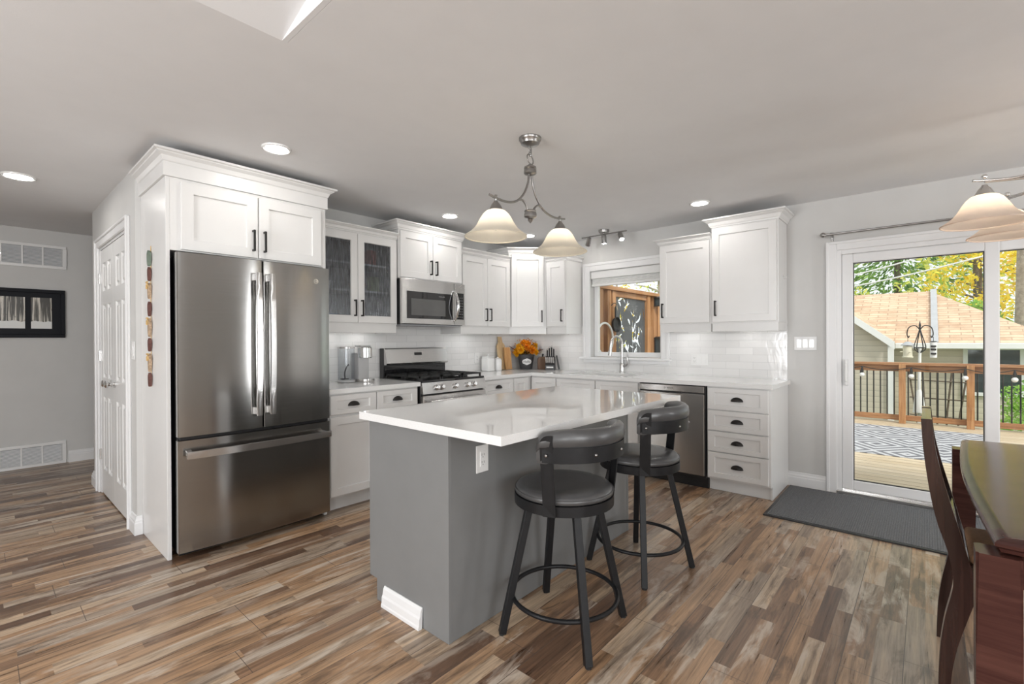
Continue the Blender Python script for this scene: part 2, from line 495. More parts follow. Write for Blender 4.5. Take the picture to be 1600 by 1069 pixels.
def bar(bm, p0, p1, w, d=None, side=(0, 0, 1), bev=0.0):
    """rectangular bar from p0 to p1: w across, d along side"""
    d = w if d is None else d
    p0, p1 = Vector(p0), Vector(p1)
    t = (p1 - p0).normalized()
    s = Vector(side)
    s = (s - t * s.dot(t))
    s = s.normalized() if s.length > 1e-6 else t.orthogonal().normalized()
    a = t.cross(s)
    vs = []
    for p in (p0, p1):
        for i, j in ((-1, -1), (1, -1), (1, 1), (-1, 1)):
            vs.append(bm.verts.new(p + a * (i * w / 2) + s * (j * d / 2)))
    fs = [bm.faces.new([vs[i] for i in q]) for q in ((3, 2, 1, 0), (4, 5, 6, 7), (0, 1, 5, 4), (1, 2, 6, 5), (2, 3, 7, 6), (3, 0, 4, 7))]
    if bev:
        bmesh.ops.bevel(bm, geom=list({e for f in fs for e in f.edges}), offset=bev, segments=1, profile=0.5, affect='EDGES')
    return bm

def lathe(bm, prof, c=(0, 0, 0), seg=28, axis='Z', closed=False):
    """prof: list of (r, h)"""
    c = Vector(c)
    rings = []
    def pt(r, h, a):
        if axis == 'Z': return c + Vector((r * math.cos(a), r * math.sin(a), h))
        if axis == 'Y': return c + Vector((r * math.cos(a), h, r * math.sin(a)))
        return c + Vector((h, r * math.cos(a), r * math.sin(a)))
    for r, h in prof:
        if r < 1e-5:
            rings.append([bm.verts.new(pt(0, h, 0))])
        else:
            rings.append([bm.verts.new(pt(r, h, 2 * PI * k / seg)) for k in range(seg)])
    pr = list(zip(rings[:-1], rings[1:]))
    if closed: pr.append((rings[-1], rings[0]))
    for a, b in pr:
        for k in range(seg):
            k2 = (k + 1) % seg
            if len(a) == 1 and len(b) == 1: continue
            if len(a) == 1: bm.faces.new((a[0], b[k2], b[k]))
            elif len(b) == 1: bm.faces.new((a[k], a[k2], b[0]))
            else: bm.faces.new((a[k], a[k2], b[k2], b[k]))
    return bm

def cyl(bm, c, r, h, seg=20, axis='Z', bev=0.0):
    b = min(bev, r * 0.5, h * 0.5)
    if b > 0:
        return lathe(bm, [(0, 0), (r - b, 0), (r, b), (r, h - b), (r - b, h), (0, h)], c, seg, axis)
    return lathe(bm, [(0, 0), (r, 0), (r, h), (0, h)], c, seg, axis)

def prism(bm, poly, h0, h1, axis='Z', bev=0.0):
    """extrude a polygon. axis Z: poly (x, y); axis Y: poly (x, z); axis X: poly (y, z)"""
    def p(a, b, h):
        return {'Z': (a, b, h), 'Y': (a, h, b), 'X': (h, a, b)}[axis]
    v0 = [bm.verts.new(p(a, b, h0)) for a, b in poly]
    v1 = [bm.verts.new(p(a, b, h1)) for a, b in poly]
    n = len(poly)
    fs = [bm.faces.new(v0[::-1]), bm.faces.new(v1)]
    for i in range(n):
        fs.append(bm.faces.new((v0[i], v0[(i + 1) % n], v1[(i + 1) % n], v1[i])))
    if bev:
        bmesh.ops.bevel(bm, geom=list(fs[0].edges) + list(fs[1].edges), offset=bev, segments=2, profile=0.6, affect='EDGES')
    return bm

def sphere(bm, c, r, seg=16, sc=(1, 1, 1)):
    n0 = len(bm.verts)
    g = bmesh.ops.create_uvsphere(bm, u_segments=seg, v_segments=max(6, seg // 2), radius=r)
    for v in g['verts']:
        v.co = Vector((v.co.x * sc[0] + c[0], v.co.y * sc[1] + c[1], v.co.z * sc[2] + c[2]))
    return bm

def sweep_profile(bm, path, prof, side=1, caps=True):
    """profile [(d, z)] (closed) offset outwards from a plan path [(x, y)] with mitred corners"""
    P = [Vector(p) for p in path]
    n = len(P)
    cols = []
    for i in range(n):
        ds = []
        if i > 0: ds.append((P[i] - P[i - 1]).normalized())
        if i < n - 1: ds.append((P[i + 1] - P[i]).normalized())
        ns = [Vector((d.y, -d.x)) * side for d in ds]
        m = ns[0] if len(ns) == 1 else (ns[0] + ns[1]).normalized()
        k = 1.0 if len(ns) == 1 else 1.0 / max(0.3, m.dot(ns[0]))
        cols.append([bm.verts.new((P[i].x + m.x * d * k, P[i].y + m.y * d * k, z)) for d, z in prof])
    q = len(prof)
    for a, b in zip(cols[:-1], cols[1:]):
        for k in range(q):
            bm.faces.new((a[k], a[(k + 1) % q], b[(k + 1) % q], b[k]))
    if caps:
        bm.faces.new(cols[0][::-1]); bm.faces.new(cols[-1])
    return bm

def shaker(bm, x0, x1, z0, z1, yf, th=0.02, rail=0.06, rec=0.011, rail_h=None, opening=False):
    """a framed panel facing -y: front at yf, back at yf + th; opening=True leaves the middle open"""
    rh = rail if rail_h is None else rail_h
    e = 0.002
    def loop(ix, iz, y):
        return [bm.verts.new(p) for p in ((x0 + ix, y, z0 + iz), (x1 - ix, y, z0 + iz), (x1 - ix, y, z1 - iz), (x0 + ix, y, z1 - iz))]
    L = [loop(0, 0, yf + th), loop(0, 0, yf + e), loop(e, e, yf), loop(rail, rh, yf), loop(rail + 0.003, rh + 0.003, yf + rec)]
    if opening:
        L.append(loop(rail + 0.003, rh + 0.003, yf + th))
    for a, b in zip(L[:-1], L[1:]):
        for k in range(4):
            bm.faces.new((a[k], a[(k + 1) % 4], b[(k + 1) % 4], b[k]))
    if opening:
        a, b = L[-1], L[0]
        for k in range(4):
            bm.faces.new((a[k], a[(k + 1) % 4], b[(k + 1) % 4], b[k]))
    else:
        bm.faces.new(L[-1]); bm.faces.new(L[0][::-1])
    return bm

def slab_cells(bm, xs, ys, hit, z0, z1, bev=0.0):
    """horizontal slab made of the grid cells where hit(cx, cy) is true"""
    V = {}
    def v(i, j, k):
        if (i, j, k) not in V:
            V[(i, j, k)] = bm.verts.new((xs[i], ys[j], (z0, z1)[k]))
        return V[(i, j, k)]
    nx, ny = len(xs) - 1, len(ys) - 1
    on = {(i, j): hit((xs[i] + xs[i + 1]) / 2, (ys[j] + ys[j + 1]) / 2) for i in range(nx) for j in range(ny)}
    for (i, j), o in on.items():
        if not o: continue
        bm.faces.new((v(i, j, 1), v(i + 1, j, 1), v(i + 1, j + 1, 1), v(i, j + 1, 1)))
        bm.faces.new((v(i, j, 0), v(i, j + 1, 0), v(i + 1, j + 1, 0), v(i + 1, j, 0)))
        for di, dj, a, b in ((-1, 0, (i, j), (i, j + 1)), (1, 0, (i + 1, j + 1), (i + 1, j)), (0, -1, (i + 1, j), (i, j)), (0, 1, (i, j + 1), (i + 1, j + 1))):
            if not on.get((i + di, j + dj), False):
                bm.faces.new((v(*a, 0), v(*a, 1), v(*b, 1), v(*b, 0)))
    if bev:
        es = [e for e in bm.edges if len(e.link_faces) == 2 and e.calc_face_angle(0) > 0.6]
        bmesh.ops.bevel(bm, geom=es, offset=bev, segments=2, profile=0.6, affect='EDGES')
    return bm

# ================================================================== object helpers
def root_matrix(o):
    m = Matrix.Identity(4)
    while o is not None:
        m = o.matrix_basis @ m
        o = o.parent
    return m

def finish(bm, name, mat, smooth):
    bmesh.ops.recalc_face_normals(bm, faces=bm.faces[:])
    me = bpy.data.meshes.new(name)
    bm.to_mesh(me)
    bm.free()
    me.materials.append(M[mat] if isinstance(mat, str) else mat)
    if smooth:
        me.polygons.foreach_set('use_smooth', [True] * len(me.polygons))
        try:
            me.set_sharp_from_angle(angle=math.radians(smooth if smooth > 1 else 40))
        except Exception:
            pass
    return me

def part(name, bm, mat, parent, smooth=0, label=None, kind=None):
    """a part (or sub-part); geometry is given in the frame of its thing"""
    o = bpy.data.objects.new(name, finish(bm, name, mat, smooth))
    COL.objects.link(o)
    o.parent = parent
    if label: o['label'] = label
    if kind: o['kind'] = kind
    return o

def thing(name, label, cat, loc=(0, 0, 0), rotz=0.0, group=None):
    o = bpy.data.objects.new(name, None)
    o.empty_display_size = 0.1
    COL.objects.link(o)
    o.location = loc
    o.rotation_euler = (0, 0, rotz)
    o['label'] = label
    o['category'] = cat
    if group: o['group'] = group
    return o

def single(name, bm, mat, label, cat, smooth=0, group=None, kind=None):
    """a thing that is one mesh, built in world coordinates; origin goes to its base"""
    xs = [v.co for v in bm.verts]
    c = Vector(((min(v.x for v in xs) + max(v.x for v in xs)) / 2, (min(v.y for v in xs) + max(v.y for v in xs)) / 2, min(v.z for v in xs)))
    for v in bm.verts: v.co -= c
    o = bpy.data.objects.new(name, finish(bm, name, mat, smooth))
    COL.objects.link(o)
    o.location = c
    o['label'] = label
    o['category'] = cat
    if group: o['group'] = group
    if kind: o['kind'] = kind
    return o

def struct(name, bm, mat, label=None, cat=None, parent=None, smooth=0):
    o = bpy.data.objects.new(name, finish(bm, name, mat, smooth))
    COL.objects.link(o)
    if parent is not None:
        o.parent = parent
    else:
        o['kind'] = 'structure'
        if label: o['label'] = label
        if cat: o['category'] = cat
    return o

def clone(o, loc, rotz=0.0, label=None):
    r = o.copy()
    COL.objects.link(r)
    r.location = loc
    r.rotation_euler = (0, 0, rotz)
    if label: r['label'] = label
    for ch in list(o.children):
        c = ch.copy(); COL.objects.link(c); c.parent = r
        for g in list(ch.children):
            d = g.copy(); COL.objects.link(d); d.parent = c
    return r

def text_bm(body, size, depth=0.0008, align='CENTER'):
    """lettering as a mesh bmesh lying in the xz plane, facing -y"""
    cu = bpy.data.curves.new('lettering', 'FONT')
    cu.body = body; cu.size = size; cu.extrude = depth; cu.align_x = align; cu.align_y = 'CENTER'
    cu.resolution_u = 3
    o = bpy.data.objects.new('lettering', cu)
    COL.objects.link(o)
    dg = bpy.context.evaluated_depsgraph_get()
    me = bpy.data.meshes.new_from_object(o.evaluated_get(dg))
    bpy.data.objects.remove(o); bpy.data.curves.remove(cu)
    bm = BM(); bm.from_mesh(me); bpy.data.meshes.remove(me)
    for v in bm.verts: v.co = Vector((v.co.x, -v.co.z, v.co.y))
    return bm

def move(bm, d):
    for v in bm.verts: v.co += Vector(d)
    return bm

H90 = -PI / 2          # things on the window wall: local x -> -Y, local y -> +X

# ================================================================== the room
XW, YR, ZC = 4.63, 3.87, 2.40      # window wall, range wall, ceiling
XL, YB, YH, XC = -2.60, -3.40, 6.76, 0.695   # west wall, south wall, hall end, closet wall
XV, YV, VS = 0.80, 1.844, 0.30     # corner and slope of the vaulted part

struct('floor', box(BM(), XL, XW, YB, YH, -0.05, 0.0), 'floor', 'rustic multi-tone brown plank floor', 'floor')

bm = BM()
slab_cells(bm, [XL - .1, XV, XW + .14], [YB - .12, YV, YH + .1], lambda x, y: not (x < XV and y < YV), ZC, ZC + 0.10)
struct('ceiling', bm, 'ceiling', 'flat pale grey ceiling over the kitchen', 'ceiling')
bm = BM()
ypk = -0.8; zpk = ZC + VS * (YV - ypk)
prism(bm, [(YV, ZC), (ypk, zpk), (YB - .12, ZC + .1), (YB - .12, ZC + .25), (ypk, zpk + .12), (YV, ZC + .12)], XL - .1, XV, 'X')
struct('ceiling_vault', bm, 'ceiling', 'sloped ceiling rising towards the viewer', 'ceiling')
bm = BM()
prism(bm, [(YV, ZC), (YB - .12, ZC), (YB - .12, ZC + .2), (ypk, zpk + .1), (YV, ZC + .1)], XV - .02, XV - .001, 'X')
struct('wall_vault', bm, 'ceiling', 'narrow triangular wall strip beside the sloped ceiling', 'wall')

def wall_y(name, x0, x1, y0, y1, z0, z1, holes, mat='wall', **kw):
    """wall in an x = const plane (thickness x0..x1) with holes (ya, yb, za, zb)"""
    bm = BM()
    ys = sorted({y0, y1, *[h[0] for h in holes], *[h[1] for h in holes]})
    zs = sorted({z0, z1, *[h[2] for h in holes], *[h[3] for h in holes]})
    slab_cells(bm, ys, zs, lambda a, b: not any(h[0] < a < h[1] and h[2] < b < h[3] for h in holes), x0, x1)
    for v in bm.verts: v.co = Vector((v.co.z, v.co.x, v.co.y))
    return struct(name, bm, mat, **kw)

def wall_x(name, y0, y1, x0, x1, z0, z1, holes, mat='wall', **kw):
    bm = BM()
    xs = sorted({x0, x1, *[h[0] for h in holes], *[h[1] for h in holes]})
    zs = sorted({z0, z1, *[h[2] for h in holes], *[h[3] for h in holes]})
    slab_cells(bm, xs, zs, lambda a, b: not any(h[0] < a < h[1] and h[2] < b < h[3] for h in holes), y0, y1)
    for v in bm.verts: v.co = Vector((v.co.x, v.co.z, v.co.y))
    return struct(name, bm, mat, **kw)

WIN = (2.035, 2.875, 1.06, 2.03)
DOOR = (-1.30, 0.555, 0.0, 1.975)
wall_y('wall_right', XW, XW + .14, YB, YR + .12, 0, ZC, [WIN, DOOR], label='grey wall with the sink window and patio door', cat='wall')
wall_x('wall_back', YR, YR + .12, XC, XW, 0, ZC, [], label='grey wall behind the range and fridge', cat='wall')
CD = (4.09, 5.20, 0.0, 2.035)
wall_y('wall_closet', XC, XC + .11, YR + .12, 5.54, 0, ZC, [CD], label='grey wall holding the closet doors', cat='wall')
wall_x('wall_passage', 5.43, 5.54, XC + .11, 2.2, 0, ZC, [])
wall_y('wall_passage_end', 2.2, 2.3, 5.43, YH, 0, ZC, [])
wall_x('wall_hall', YH, YH + .1, XL, 2.2, 0, ZC, [], label='grey wall at the end of the hall', cat='wall')
wall_y('wall_left', XL - .1, XL, YB, YH, 0, 3.3, [(-2.9, -1.3, 0.7, 2.2), (1.15, 2.45, 0.7, 2.2)])  # unseen openings, added for the west and hall fill lamps
wall_x('wall_front', YB - .12, YB, XL, XW + .14, 0, ZC + .2, [(-1.4, 0.3, 0.65, 2.25), (3.22, 3.68, 0.05, 2.1)])
bm = BM()
for x0, x1, z0, z1 in ((-1.4, 0.3, 0.65, 2.25), (3.22, 3.68, 0.05, 2.1)):
    for a, b in ((x0 - .08, x0), (x1, x1 + .08)): box(bm, a, b, YB, YB + .02, z0, z1)
    box(bm, x0 - .08, x1 + .08, YB, YB + .02, z1, z1 + .08); box(bm, x0 - .08, x1 + .08, YB, YB + .02, z0 - .05, z0)
struct('trim_front', bm, 'trim')

# tile backsplash, two runs
bm = BM(); box(bm, 1.68, XW, YR - .008, YR, 0.90, 1.42)
struct('trim_range_backsplash', bm, 'tile_x', 'white glossy subway tile backsplash behind the range', 'backsplash')
bm = BM()
box(bm, XW - .008, XW, 0.905, 1.95, 0.90, 1.42); box(bm, XW - .008, XW, 2.955, YR - .008, 0.90, 1.42); box(bm, XW - .008, XW, 1.95, 2.955, 0.90, 1.045)
struct('trim_window_backsplash', bm, 'tile_y', 'white glossy subway tile backsplash under the window', 'backsplash')

BASEP = [(0, 0), (0.018, 0), (0.018, 0.075), (0.014, 0.082), (0.014, 0.092), (0.008, 0.104), (0.006, 0.118), (0, 0.12)]
def baseboard(name, path, side, label):
    bm = BM(); sweep_profile(bm, path, BASEP, side)
    return struct(name, bm, 'trim', label, 'baseboard')
baseboard('baseboard_right', [(XW, 0.905), (XW, 0.625)], 1, 'white baseboard between the drawers and the patio door')
baseboard('baseboard_hall', [(0.645, YH), (2.2, YH)], 1, 'white baseboard along the hall end')
baseboard('baseboard_closet', [(XC, 4.02), (XC, YR), (0.722, YR)], 1, 'short white baseboard wrapping the corner beside the fridge panel')
baseboard('baseboard_passage', [(1.0, 5.54), (XC, 5.54), (XC, 5.272)], 1, 'short white baseboard at the far corner of the closet wall')

# kitchen window ------------------------------------------------------------
w1 = bpy.data.objects.new('window_1', None); COL.objects.link(w1); w1['kind'] = 'structure'; w1['label'] = 'white framed window above the sink'; w1['category'] = 'window'
bm = BM()
cw = 0.09
for (ya, yb, za, zb) in ((2.875, 2.875 + cw, 1.06, 2.03 + cw), (2.035 - cw, 2.035, 1.06, 2.03 + cw), (2.035, 2.875, 2.03, 2.03 + cw)):
    box(bm, XW - .020, XW, ya, yb, za, zb, .004)
for (ya, yb, za, zb) in ((2.875 + .06, 2.875 + cw, 1.06, 2.03 + cw), (2.035 - cw, 2.035 - .06, 1.06, 2.03 + cw), (2.035 - .06, 2.875 + .06, 2.03 + .06, 2.03 + cw)):
    box(bm, XW - .030, XW - .018, ya, yb, za, zb, .003)
struct('casing', bm, 'trim', parent=w1)
bm = BM(); box(bm, XW - .055, XW + .05, 1.925, 3.0, 1.035, 1.062, .006); box(bm, XW - .022, XW, 1.95, 2.96, 1.0, 1.035, .003)
struct('sill', bm, 'trim', parent=w1)
bm = BM()
xs0, xs1 = XW + .075, XW + .125
for (ya, yb, za, zb) in ((2.825, 2.873, 1.064, 2.028), (2.037, 2.085, 1.064, 2.028), (2.085, 2.825, 1.064, 1.118), (2.085, 2.825, 1.975, 2.028)):
    box(bm, xs0, xs1, ya, yb, za, zb, .004)
struct('sash', bm, 'trim', parent=w1)
bm = BM(); box(bm, XW + .098, XW + .102, 2.085, 2.825, 1.118, 1.975)
struct('window_glass', bm, 'pane', parent=w1)
bl = thing('window_blind', 'white folded shade drawn up at the top of the sink window', 'blind', (XW, 2.455, 1.86))
bm = BM(); box(bm, 0.000, 0.060, -.415, .415, .085, .168, .004); part('headrail', bm, 'white_plastic', bl)
bm = BM()
for k in range(5): box(bm, .010, .055, -.405, .405, .020 + k * .013, .031 + k * .013, .003)
box(bm, .006, .058, -.41, .41, 0, .020, .004); part('shade_stack', bm, 'white_plastic', bl)

# patio door ------------------------------------------------------------------
d1 = bpy.data.objects.new('door_1', None); COL.objects.link(d1); d1['kind'] = 'structure'; d1['label'] = 'white sliding glass patio door'; d1['category'] = 'door'
ya, yb = DOOR[0], DOOR[1]
bm = BM()
for a, b, z0, z1 in ((yb - .005, yb + .065, 0, 2.04), (ya - .065, ya + .005, 0, 2.04), (ya + .005, yb - .005, 1.97, 2.04)):
    box(bm, XW - .020, XW, a, b, z0, z1, .004)
for a, b, z0, z1 in ((yb + .045, yb + .067, 0, 2.042), (ya - .067, ya - .045, 0, 2.042), (ya - .045, yb + .045, 2.02, 2.042)):
    box(bm, XW - .028, XW - .015, a, b, z0, z1, .003)
struct('casing', bm, 'trim', parent=d1)
bm = BM()
for a, b, z0, z1 in ((yb - .035, yb, 0, 1.975), (ya, ya + .035, 0, 1.975), (ya + .035, yb - .035, 1.935, 1.975)):
    box(bm, XW - .004, XW + .135, a, b, z0, z1, .003)
struct('door_frame', bm, 'trim', parent=d1)
bm = BM(); box(bm, XW - .03, XW + .15, ya, yb, 0.001, .030, .004); box(bm, XW + .02, XW + .03, ya + .035, yb - .035, .030, .045); box(bm, XW + .075, XW + .085, ya + .035, yb - .035, .030, .045)
struct('threshold', bm, 'pewter', parent=d1)
def sash_panel(x0, x1, a, b, nm):
    bm = BM()
    z0, z1, st = .046, 1.935, .074
    for p, q, r, s in ((a, a + st, z0, z1), (b - st, b, z0, z1), (a + st, b - st, z1 - st, z1), (a + st, b - st, z0, z0 + st)):
        box(bm, x0, x1, p, q, r, s, .005)
    p = struct('sliding_panel' if nm else 'fixed_panel', bm, 'trim', parent=d1)
    bm = BM(); xm = (x0 + x1) / 2
    for p0, q, r, s in ((a + st, a + st + .006, z0 + st, z1 - st), (b - st - .006, b - st, z0 + st, z1 - st), (a + st, b - st, z1 - st - .006, z1 - st), (a + st, b - st, z0 + st, z0 + st + .006)):
        box(bm, xm - .010, xm + .010, p0, q, r, s)
    struct('glazing_bead', bm, 'dark_plastic', parent=p)
    bm = BM(); box(bm, xm - .003, xm + .003, a + st, b - st, z0 + st, z1 - st)
    struct('door_glass', bm, 'pane', parent=p)
    return p
p1 = sash_panel(XW + .010, XW + .052, -0.375, yb - .036, 1)
p2 = sash_panel(XW + .062, XW + .104, ya + .036, -0.300, 0)
bm = BM(); box(bm, XW - .018, XW + .010, .480, .500, .88, 1.09, .004); box(bm, XW - .030, XW - .014, .482, .498, .91, 1.06, .004)
struct('door_handle', bm, 'white_plastic', parent=p1)

# closet double doors ----------------------------------------------------------
d2 = bpy.data.objects.new('door_2', None); COL.objects.link(d2); d2['kind'] = 'structure'; d2['label'] = 'pair of white panelled closet doors'; d2['category'] = 'door'
d2.location = (XC, 5.20, 0); d2.rotation_euler = (0, 0, H90)     # local x runs towards the viewer, local y into the closet
bm = BM()
dw = 1.11
for x0, x1, z0, z1 in ((-.07, 0, 0, 2.105), (dw, dw + .07, 0, 2.105), (0, dw, 2.035, 2.105)):
    box(bm, x0, x1, -.018, 0.0, z0, z1, .004)
for x0, x1, z0, z1 in ((-.07, -.052, 0, 2.107), (dw + .052, dw + .07, 0, 2.107), (-.052, dw + .052, 2.087, 2.107)):
    box(bm, x0, x1, -.028, -.015, z0, z1, .003)
struct('casing', bm, 'trim', parent=d2)
bm = BM()
for x0, x1, z0, z1 in ((0, .018, 0, 2.035), (dw - .018, dw, 0, 2.035), (.018, dw - .018, 2.017, 2.035)): box(bm, x0, x1, 0, .10, z0, z1)
struct('jamb', bm, 'trim', parent=d2)
def six_panel(x0, x1, z0, z1, yf):
    """moulded six-panel leaf"""
    bm = BM()
    st, mid = .095, .07
    w = (x1 - x0 - 2 * st - mid) / 2
    rows = [(z0 + .20, z0 + .80), (z0 + .95, z0 + 1.55), (z0 + 1.66, z1 - .11)]
    xs = [x0, x0 + st, x0 + st + w, x0 + st + w + mid, x1 - st, x1]
    zs = [z0, *[v for r in rows for v in r], z1]
    V = {}
    def v(i, j):
        if (i, j) not in V: V[(i, j)] = bm.verts.new((xs[i], yf, zs[j]))
        return V[(i, j)]
    for i in range(5):
        for j in range(7):
            q = (v(i, j), v(i + 1, j), v(i + 1, j + 1), v(i, j + 1))
            if i in (1, 3) and j in (1, 3, 5):
                prev = q
                for ins, dy in ((.010, .010), (.024, .010), (.038, .001)):
                    lp = [bm.verts.new((xs[i] + ins, yf + dy, zs[j] + ins)), bm.verts.new((xs[i + 1] - ins, yf + dy, zs[j] + ins)),
                          bm.verts.new((xs[i + 1] - ins, yf + dy, zs[j + 1] - ins)), bm.verts.new((xs[i] + ins, yf + dy, zs[j + 1] - ins))]
                    for k in range(4): bm.faces.new((prev[k], prev[(k + 1) % 4], lp[(k + 1) % 4], lp[k]))
                    prev = lp
                bm.faces.new(prev)
            else:
                bm.faces.new(q)
    b = [bm.verts.new(p) for p in ((x0, yf + .034, z0), (x1, yf + .034, z0), (x1, yf + .034, z1), (x0, yf + .034, z1))]
    bm.faces.new(b[::-1])
    for (i0, j0), (i1, j1), c0, c1 in (((0, 0), (5, 0), b[0], b[1]), ((5, 0), (5, 7), b[1], b[2]), ((5, 7), (0, 7), b[2], b[3]), ((0, 7), (0, 0), b[3], b[0])):
        if i0 != i1: ids = [(i, j0) for i in (range(i0, i1 + 1) if i1 > i0 else range(i0, i1 - 1, -1))]
        else: ids = [(i0, j) for j in (range(j0, j1 + 1) if j1 > j0 else range(j0, j1 - 1, -1))]
        bm.faces.new([v(*k) for k in ids] + [c1, c0])
    return bm
for x0, x1, kx in ((.020, .553, .495), (.557, 1.090, .615)):
    lf = struct('door_leaf', six_panel(x0, x1, .012, 2.012, .004), 'door', parent=d2)
    bm = BM(); lathe(bm, [(0, -.062), (.018, -.061), (.027, -.052), (.027, -.043), (.016, -.032), (.011, -.028), (.011, -.008), (.027, -.006), (.027, .004)], (kx, 0, .94), 18, 'Y')
    struct('door_knob', bm, 'chrome', parent=lf, smooth=1)
    hx = x0 if x0 < .3 else x1
    for hz in (.28, 1.10, 1.74):
        bm = BM(); box(bm, hx - .010, hx + .010, -.003, .004, hz, hz + .085); cyl(bm, (hx, -.005, hz), .006, .085, 10)
        struct('hinge', bm, 'pewter', parent=lf)

# ================================================================== cabinets
def bar_pull(x, z, yf, length=.135):
    bm = BM()
    box(bm, x - .006, x + .006, yf - .034, yf - .024, z - length / 2, z + length / 2, .002)
    for dz in (-length / 2 + .006, length / 2 - .006):
        box(bm, x - .005, x + .005, yf - .026, yf + .001, z + dz - .006, z + dz + .006)
    return bm

def cup_pull(x, z, yf, w=.095):
    """half-dome bin pull, open below"""
    bm = BM()
    nu, nv = 14, 7
    g = []
    for j in range(nv + 1):
        t = j / nv * PI / 2
        row = []
        for i in range(nu + 1):
            a = PI * i / nu
            rx = w / 2 * math.cos(t * 0.999)
            row.append(bm.verts.new((x - math.cos(a) * w / 2 * math.cos(t), yf - .001 - math.sin(a) * 0.026 * math.cos(t) ** .7, z - .012 + math.sin(t) * .034)))
        g.append(row)
    for j in range(nv):
        for i in range(nu):
            bm.faces.new((g[j][i], g[j][i + 1], g[j + 1][i + 1], g[j + 1][i]))
    bmesh.ops.remove_doubles(bm, verts=bm.verts[:], dist=1e-5)
    geo = bmesh.ops.extrude_face_region(bm, geom=bm.faces[:])
    for v in [e for e in geo['geom'] if isinstance(e, bmesh.types.BMVert)]:
        v.co = Vector((x + (v.co.x - x) * .88, yf - .001 + (v.co.y - yf) * .84, z - .012 + (v.co.z - z + .012) * .88))
    return bm

def crown_prof(z0, h, p):
    return [(0, z0), (.008, z0), (.010, z0 + .14 * h), (.016, z0 + .22 * h), (.40 * p, z0 + .55 * h), (.72 * p, z0 + .72 * h), (.78 * p, z0 + .80 * h), (p, z0 + .84 * h), (p, z0 + h), (-.01, z0 + h)]

def upper(name, label, loc, rotz, w, d, h, doors, crown_h, crown_p=.05, rail=.07, pulls=(), mx=.012, top=.012, bot=.012,
          crown_path=None, glass=False, gap=.004, frieze=0, back_in=0.0, pz=.12, cat='cabinet', group=None):
    """wall cabinet: local x across, front at y = 0, base of the box at z = 0"""
    t = thing(name, label, cat, loc, rotz, group)
    bm = BM()
    if glass:
        for x0, x1, z0, z1 in ((0, .045, 0, h), (w - .045, w, 0, h), (.045, w - .045, 0, .04), (.045, w - .045, h - .05, h), (w / 2 - .02, w / 2 + .02, .04, h - .05)):
            box(bm, x0, x1, 0, .02, z0, z1)
        box(bm, 0, .016, .02, d, 0, h); box(bm, w - .016, w, .02, d, 0, h); box(bm, .016, w - .016, .02, d, 0, .016); box(bm, .016, w - .016, .02, d, h - .016, h)
        part('carcass', bm, 'cab', t)
        bm = BM(); box(bm, .016, w - .016, d - .012, d, .016, h - .016); part('back_panel', bm, 'cab_in', t)
        for z in (h * .36, h * .66):
            bm = BM(); box(bm, .018, w - .018, .03, d - .014, z, z + .016); part('shelf', bm, 'cab', t)
    else:
        box(bm, 0, w, 0, d, 0, h, .0015); part('carcass', bm, 'cab', t)
    if frieze:
        bm = BM(); sweep_profile(bm, crown_path or [(0, d), (0, 0), (w, 0), (w, d)], [(-.01, h), (.012, h), (.012, h + frieze), (-.01, h + frieze)])
        part('frieze_board', bm, 'cab', t)
    if crown_h:
        bm = BM(); sweep_profile(bm, crown_path or [(0, d), (0, 0), (w, 0), (w, d)], crown_prof(h + frieze, crown_h, crown_p))
        part('crown_molding', bm, 'cab', t)
    if rail:
        bm = BM()
        sweep_profile(bm, [(0.004, d), (0.004, 0.004), (w - .004, 0.004), (w - .004, d)], [(-.018, -rail), (0, -rail), (0, 0), (-.018, 0)])
        part('light_rail', bm, 'cab', t)
    n = doors
    dw = (w - 2 * mx - (n - 1) * gap) / n
    for i in range(n):
        x0 = mx + i * (dw + gap)
        bm = BM(); shaker(bm, x0, x0 + dw, bot, h - top, -.020, .0195, .058, .011, opening=glass)
        dr = part('door', bm, 'cab', t)
        if glass:
            bm = BM(); box(bm, x0 + .05, x0 + dw - .05, -.010, -.006, bot + .05, h - top - .05); part('door_glass', bm, 'rain', dr, label='rippled rain glass')
        if i < len(pulls) and pulls[i]:
            px = x0 + dw - .030 if pulls[i] == 'r' else x0 + .030
            part('handle', bar_pull(px, bot + pz, -.020), 'bronze', dr)
    return t

# tall enclosure around the fridge
fc = thing('fridge_cabinet', 'white cabinet enclosing the fridge, with two doors above it and a tall side panel', 'cabinet', (0.724, 3.265, 0))
bm = BM(); box(bm, 0, .020, 0, .603, 0.001, 2.205, .001); part('side_panel', bm, 'cab', fc)
bm = BM(); box(bm, .935, .955, 0, .603, 0.001, 2.205, .001); part('side_panel', bm, 'cab', fc)
bm = BM(); box(bm, .0202, .9348, 0.0, .60, 1.785, 2.205); part('carcass', bm, 'cab', fc)
bm = BM(); sweep_profile(bm, [(0, .604), (0, 0), (.955, 0), (.955, .604)], [(-.01, 2.206), (.012, 2.206), (.012, 2.285), (-.01, 2.285)]); part('frieze_board', bm, 'cab', fc)
bm = BM(); sweep_profile(bm, [(0, .604), (0, 0), (.955, 0), (.955, .604)], crown_prof(2.275, .075, .062)); part('crown_molding', bm, 'cab', fc)
for x0, x1, hx in ((.072, .489, .459), (.497, .914, .527)):
    bm = BM(); shaker(bm, x0, x1, 1.792, 2.185, -.020, .0195, .062, .011)
    dr = part('door', bm, 'cab', fc); part('handle', bar_pull(hx, 1.90, -.020), 'bronze', dr)

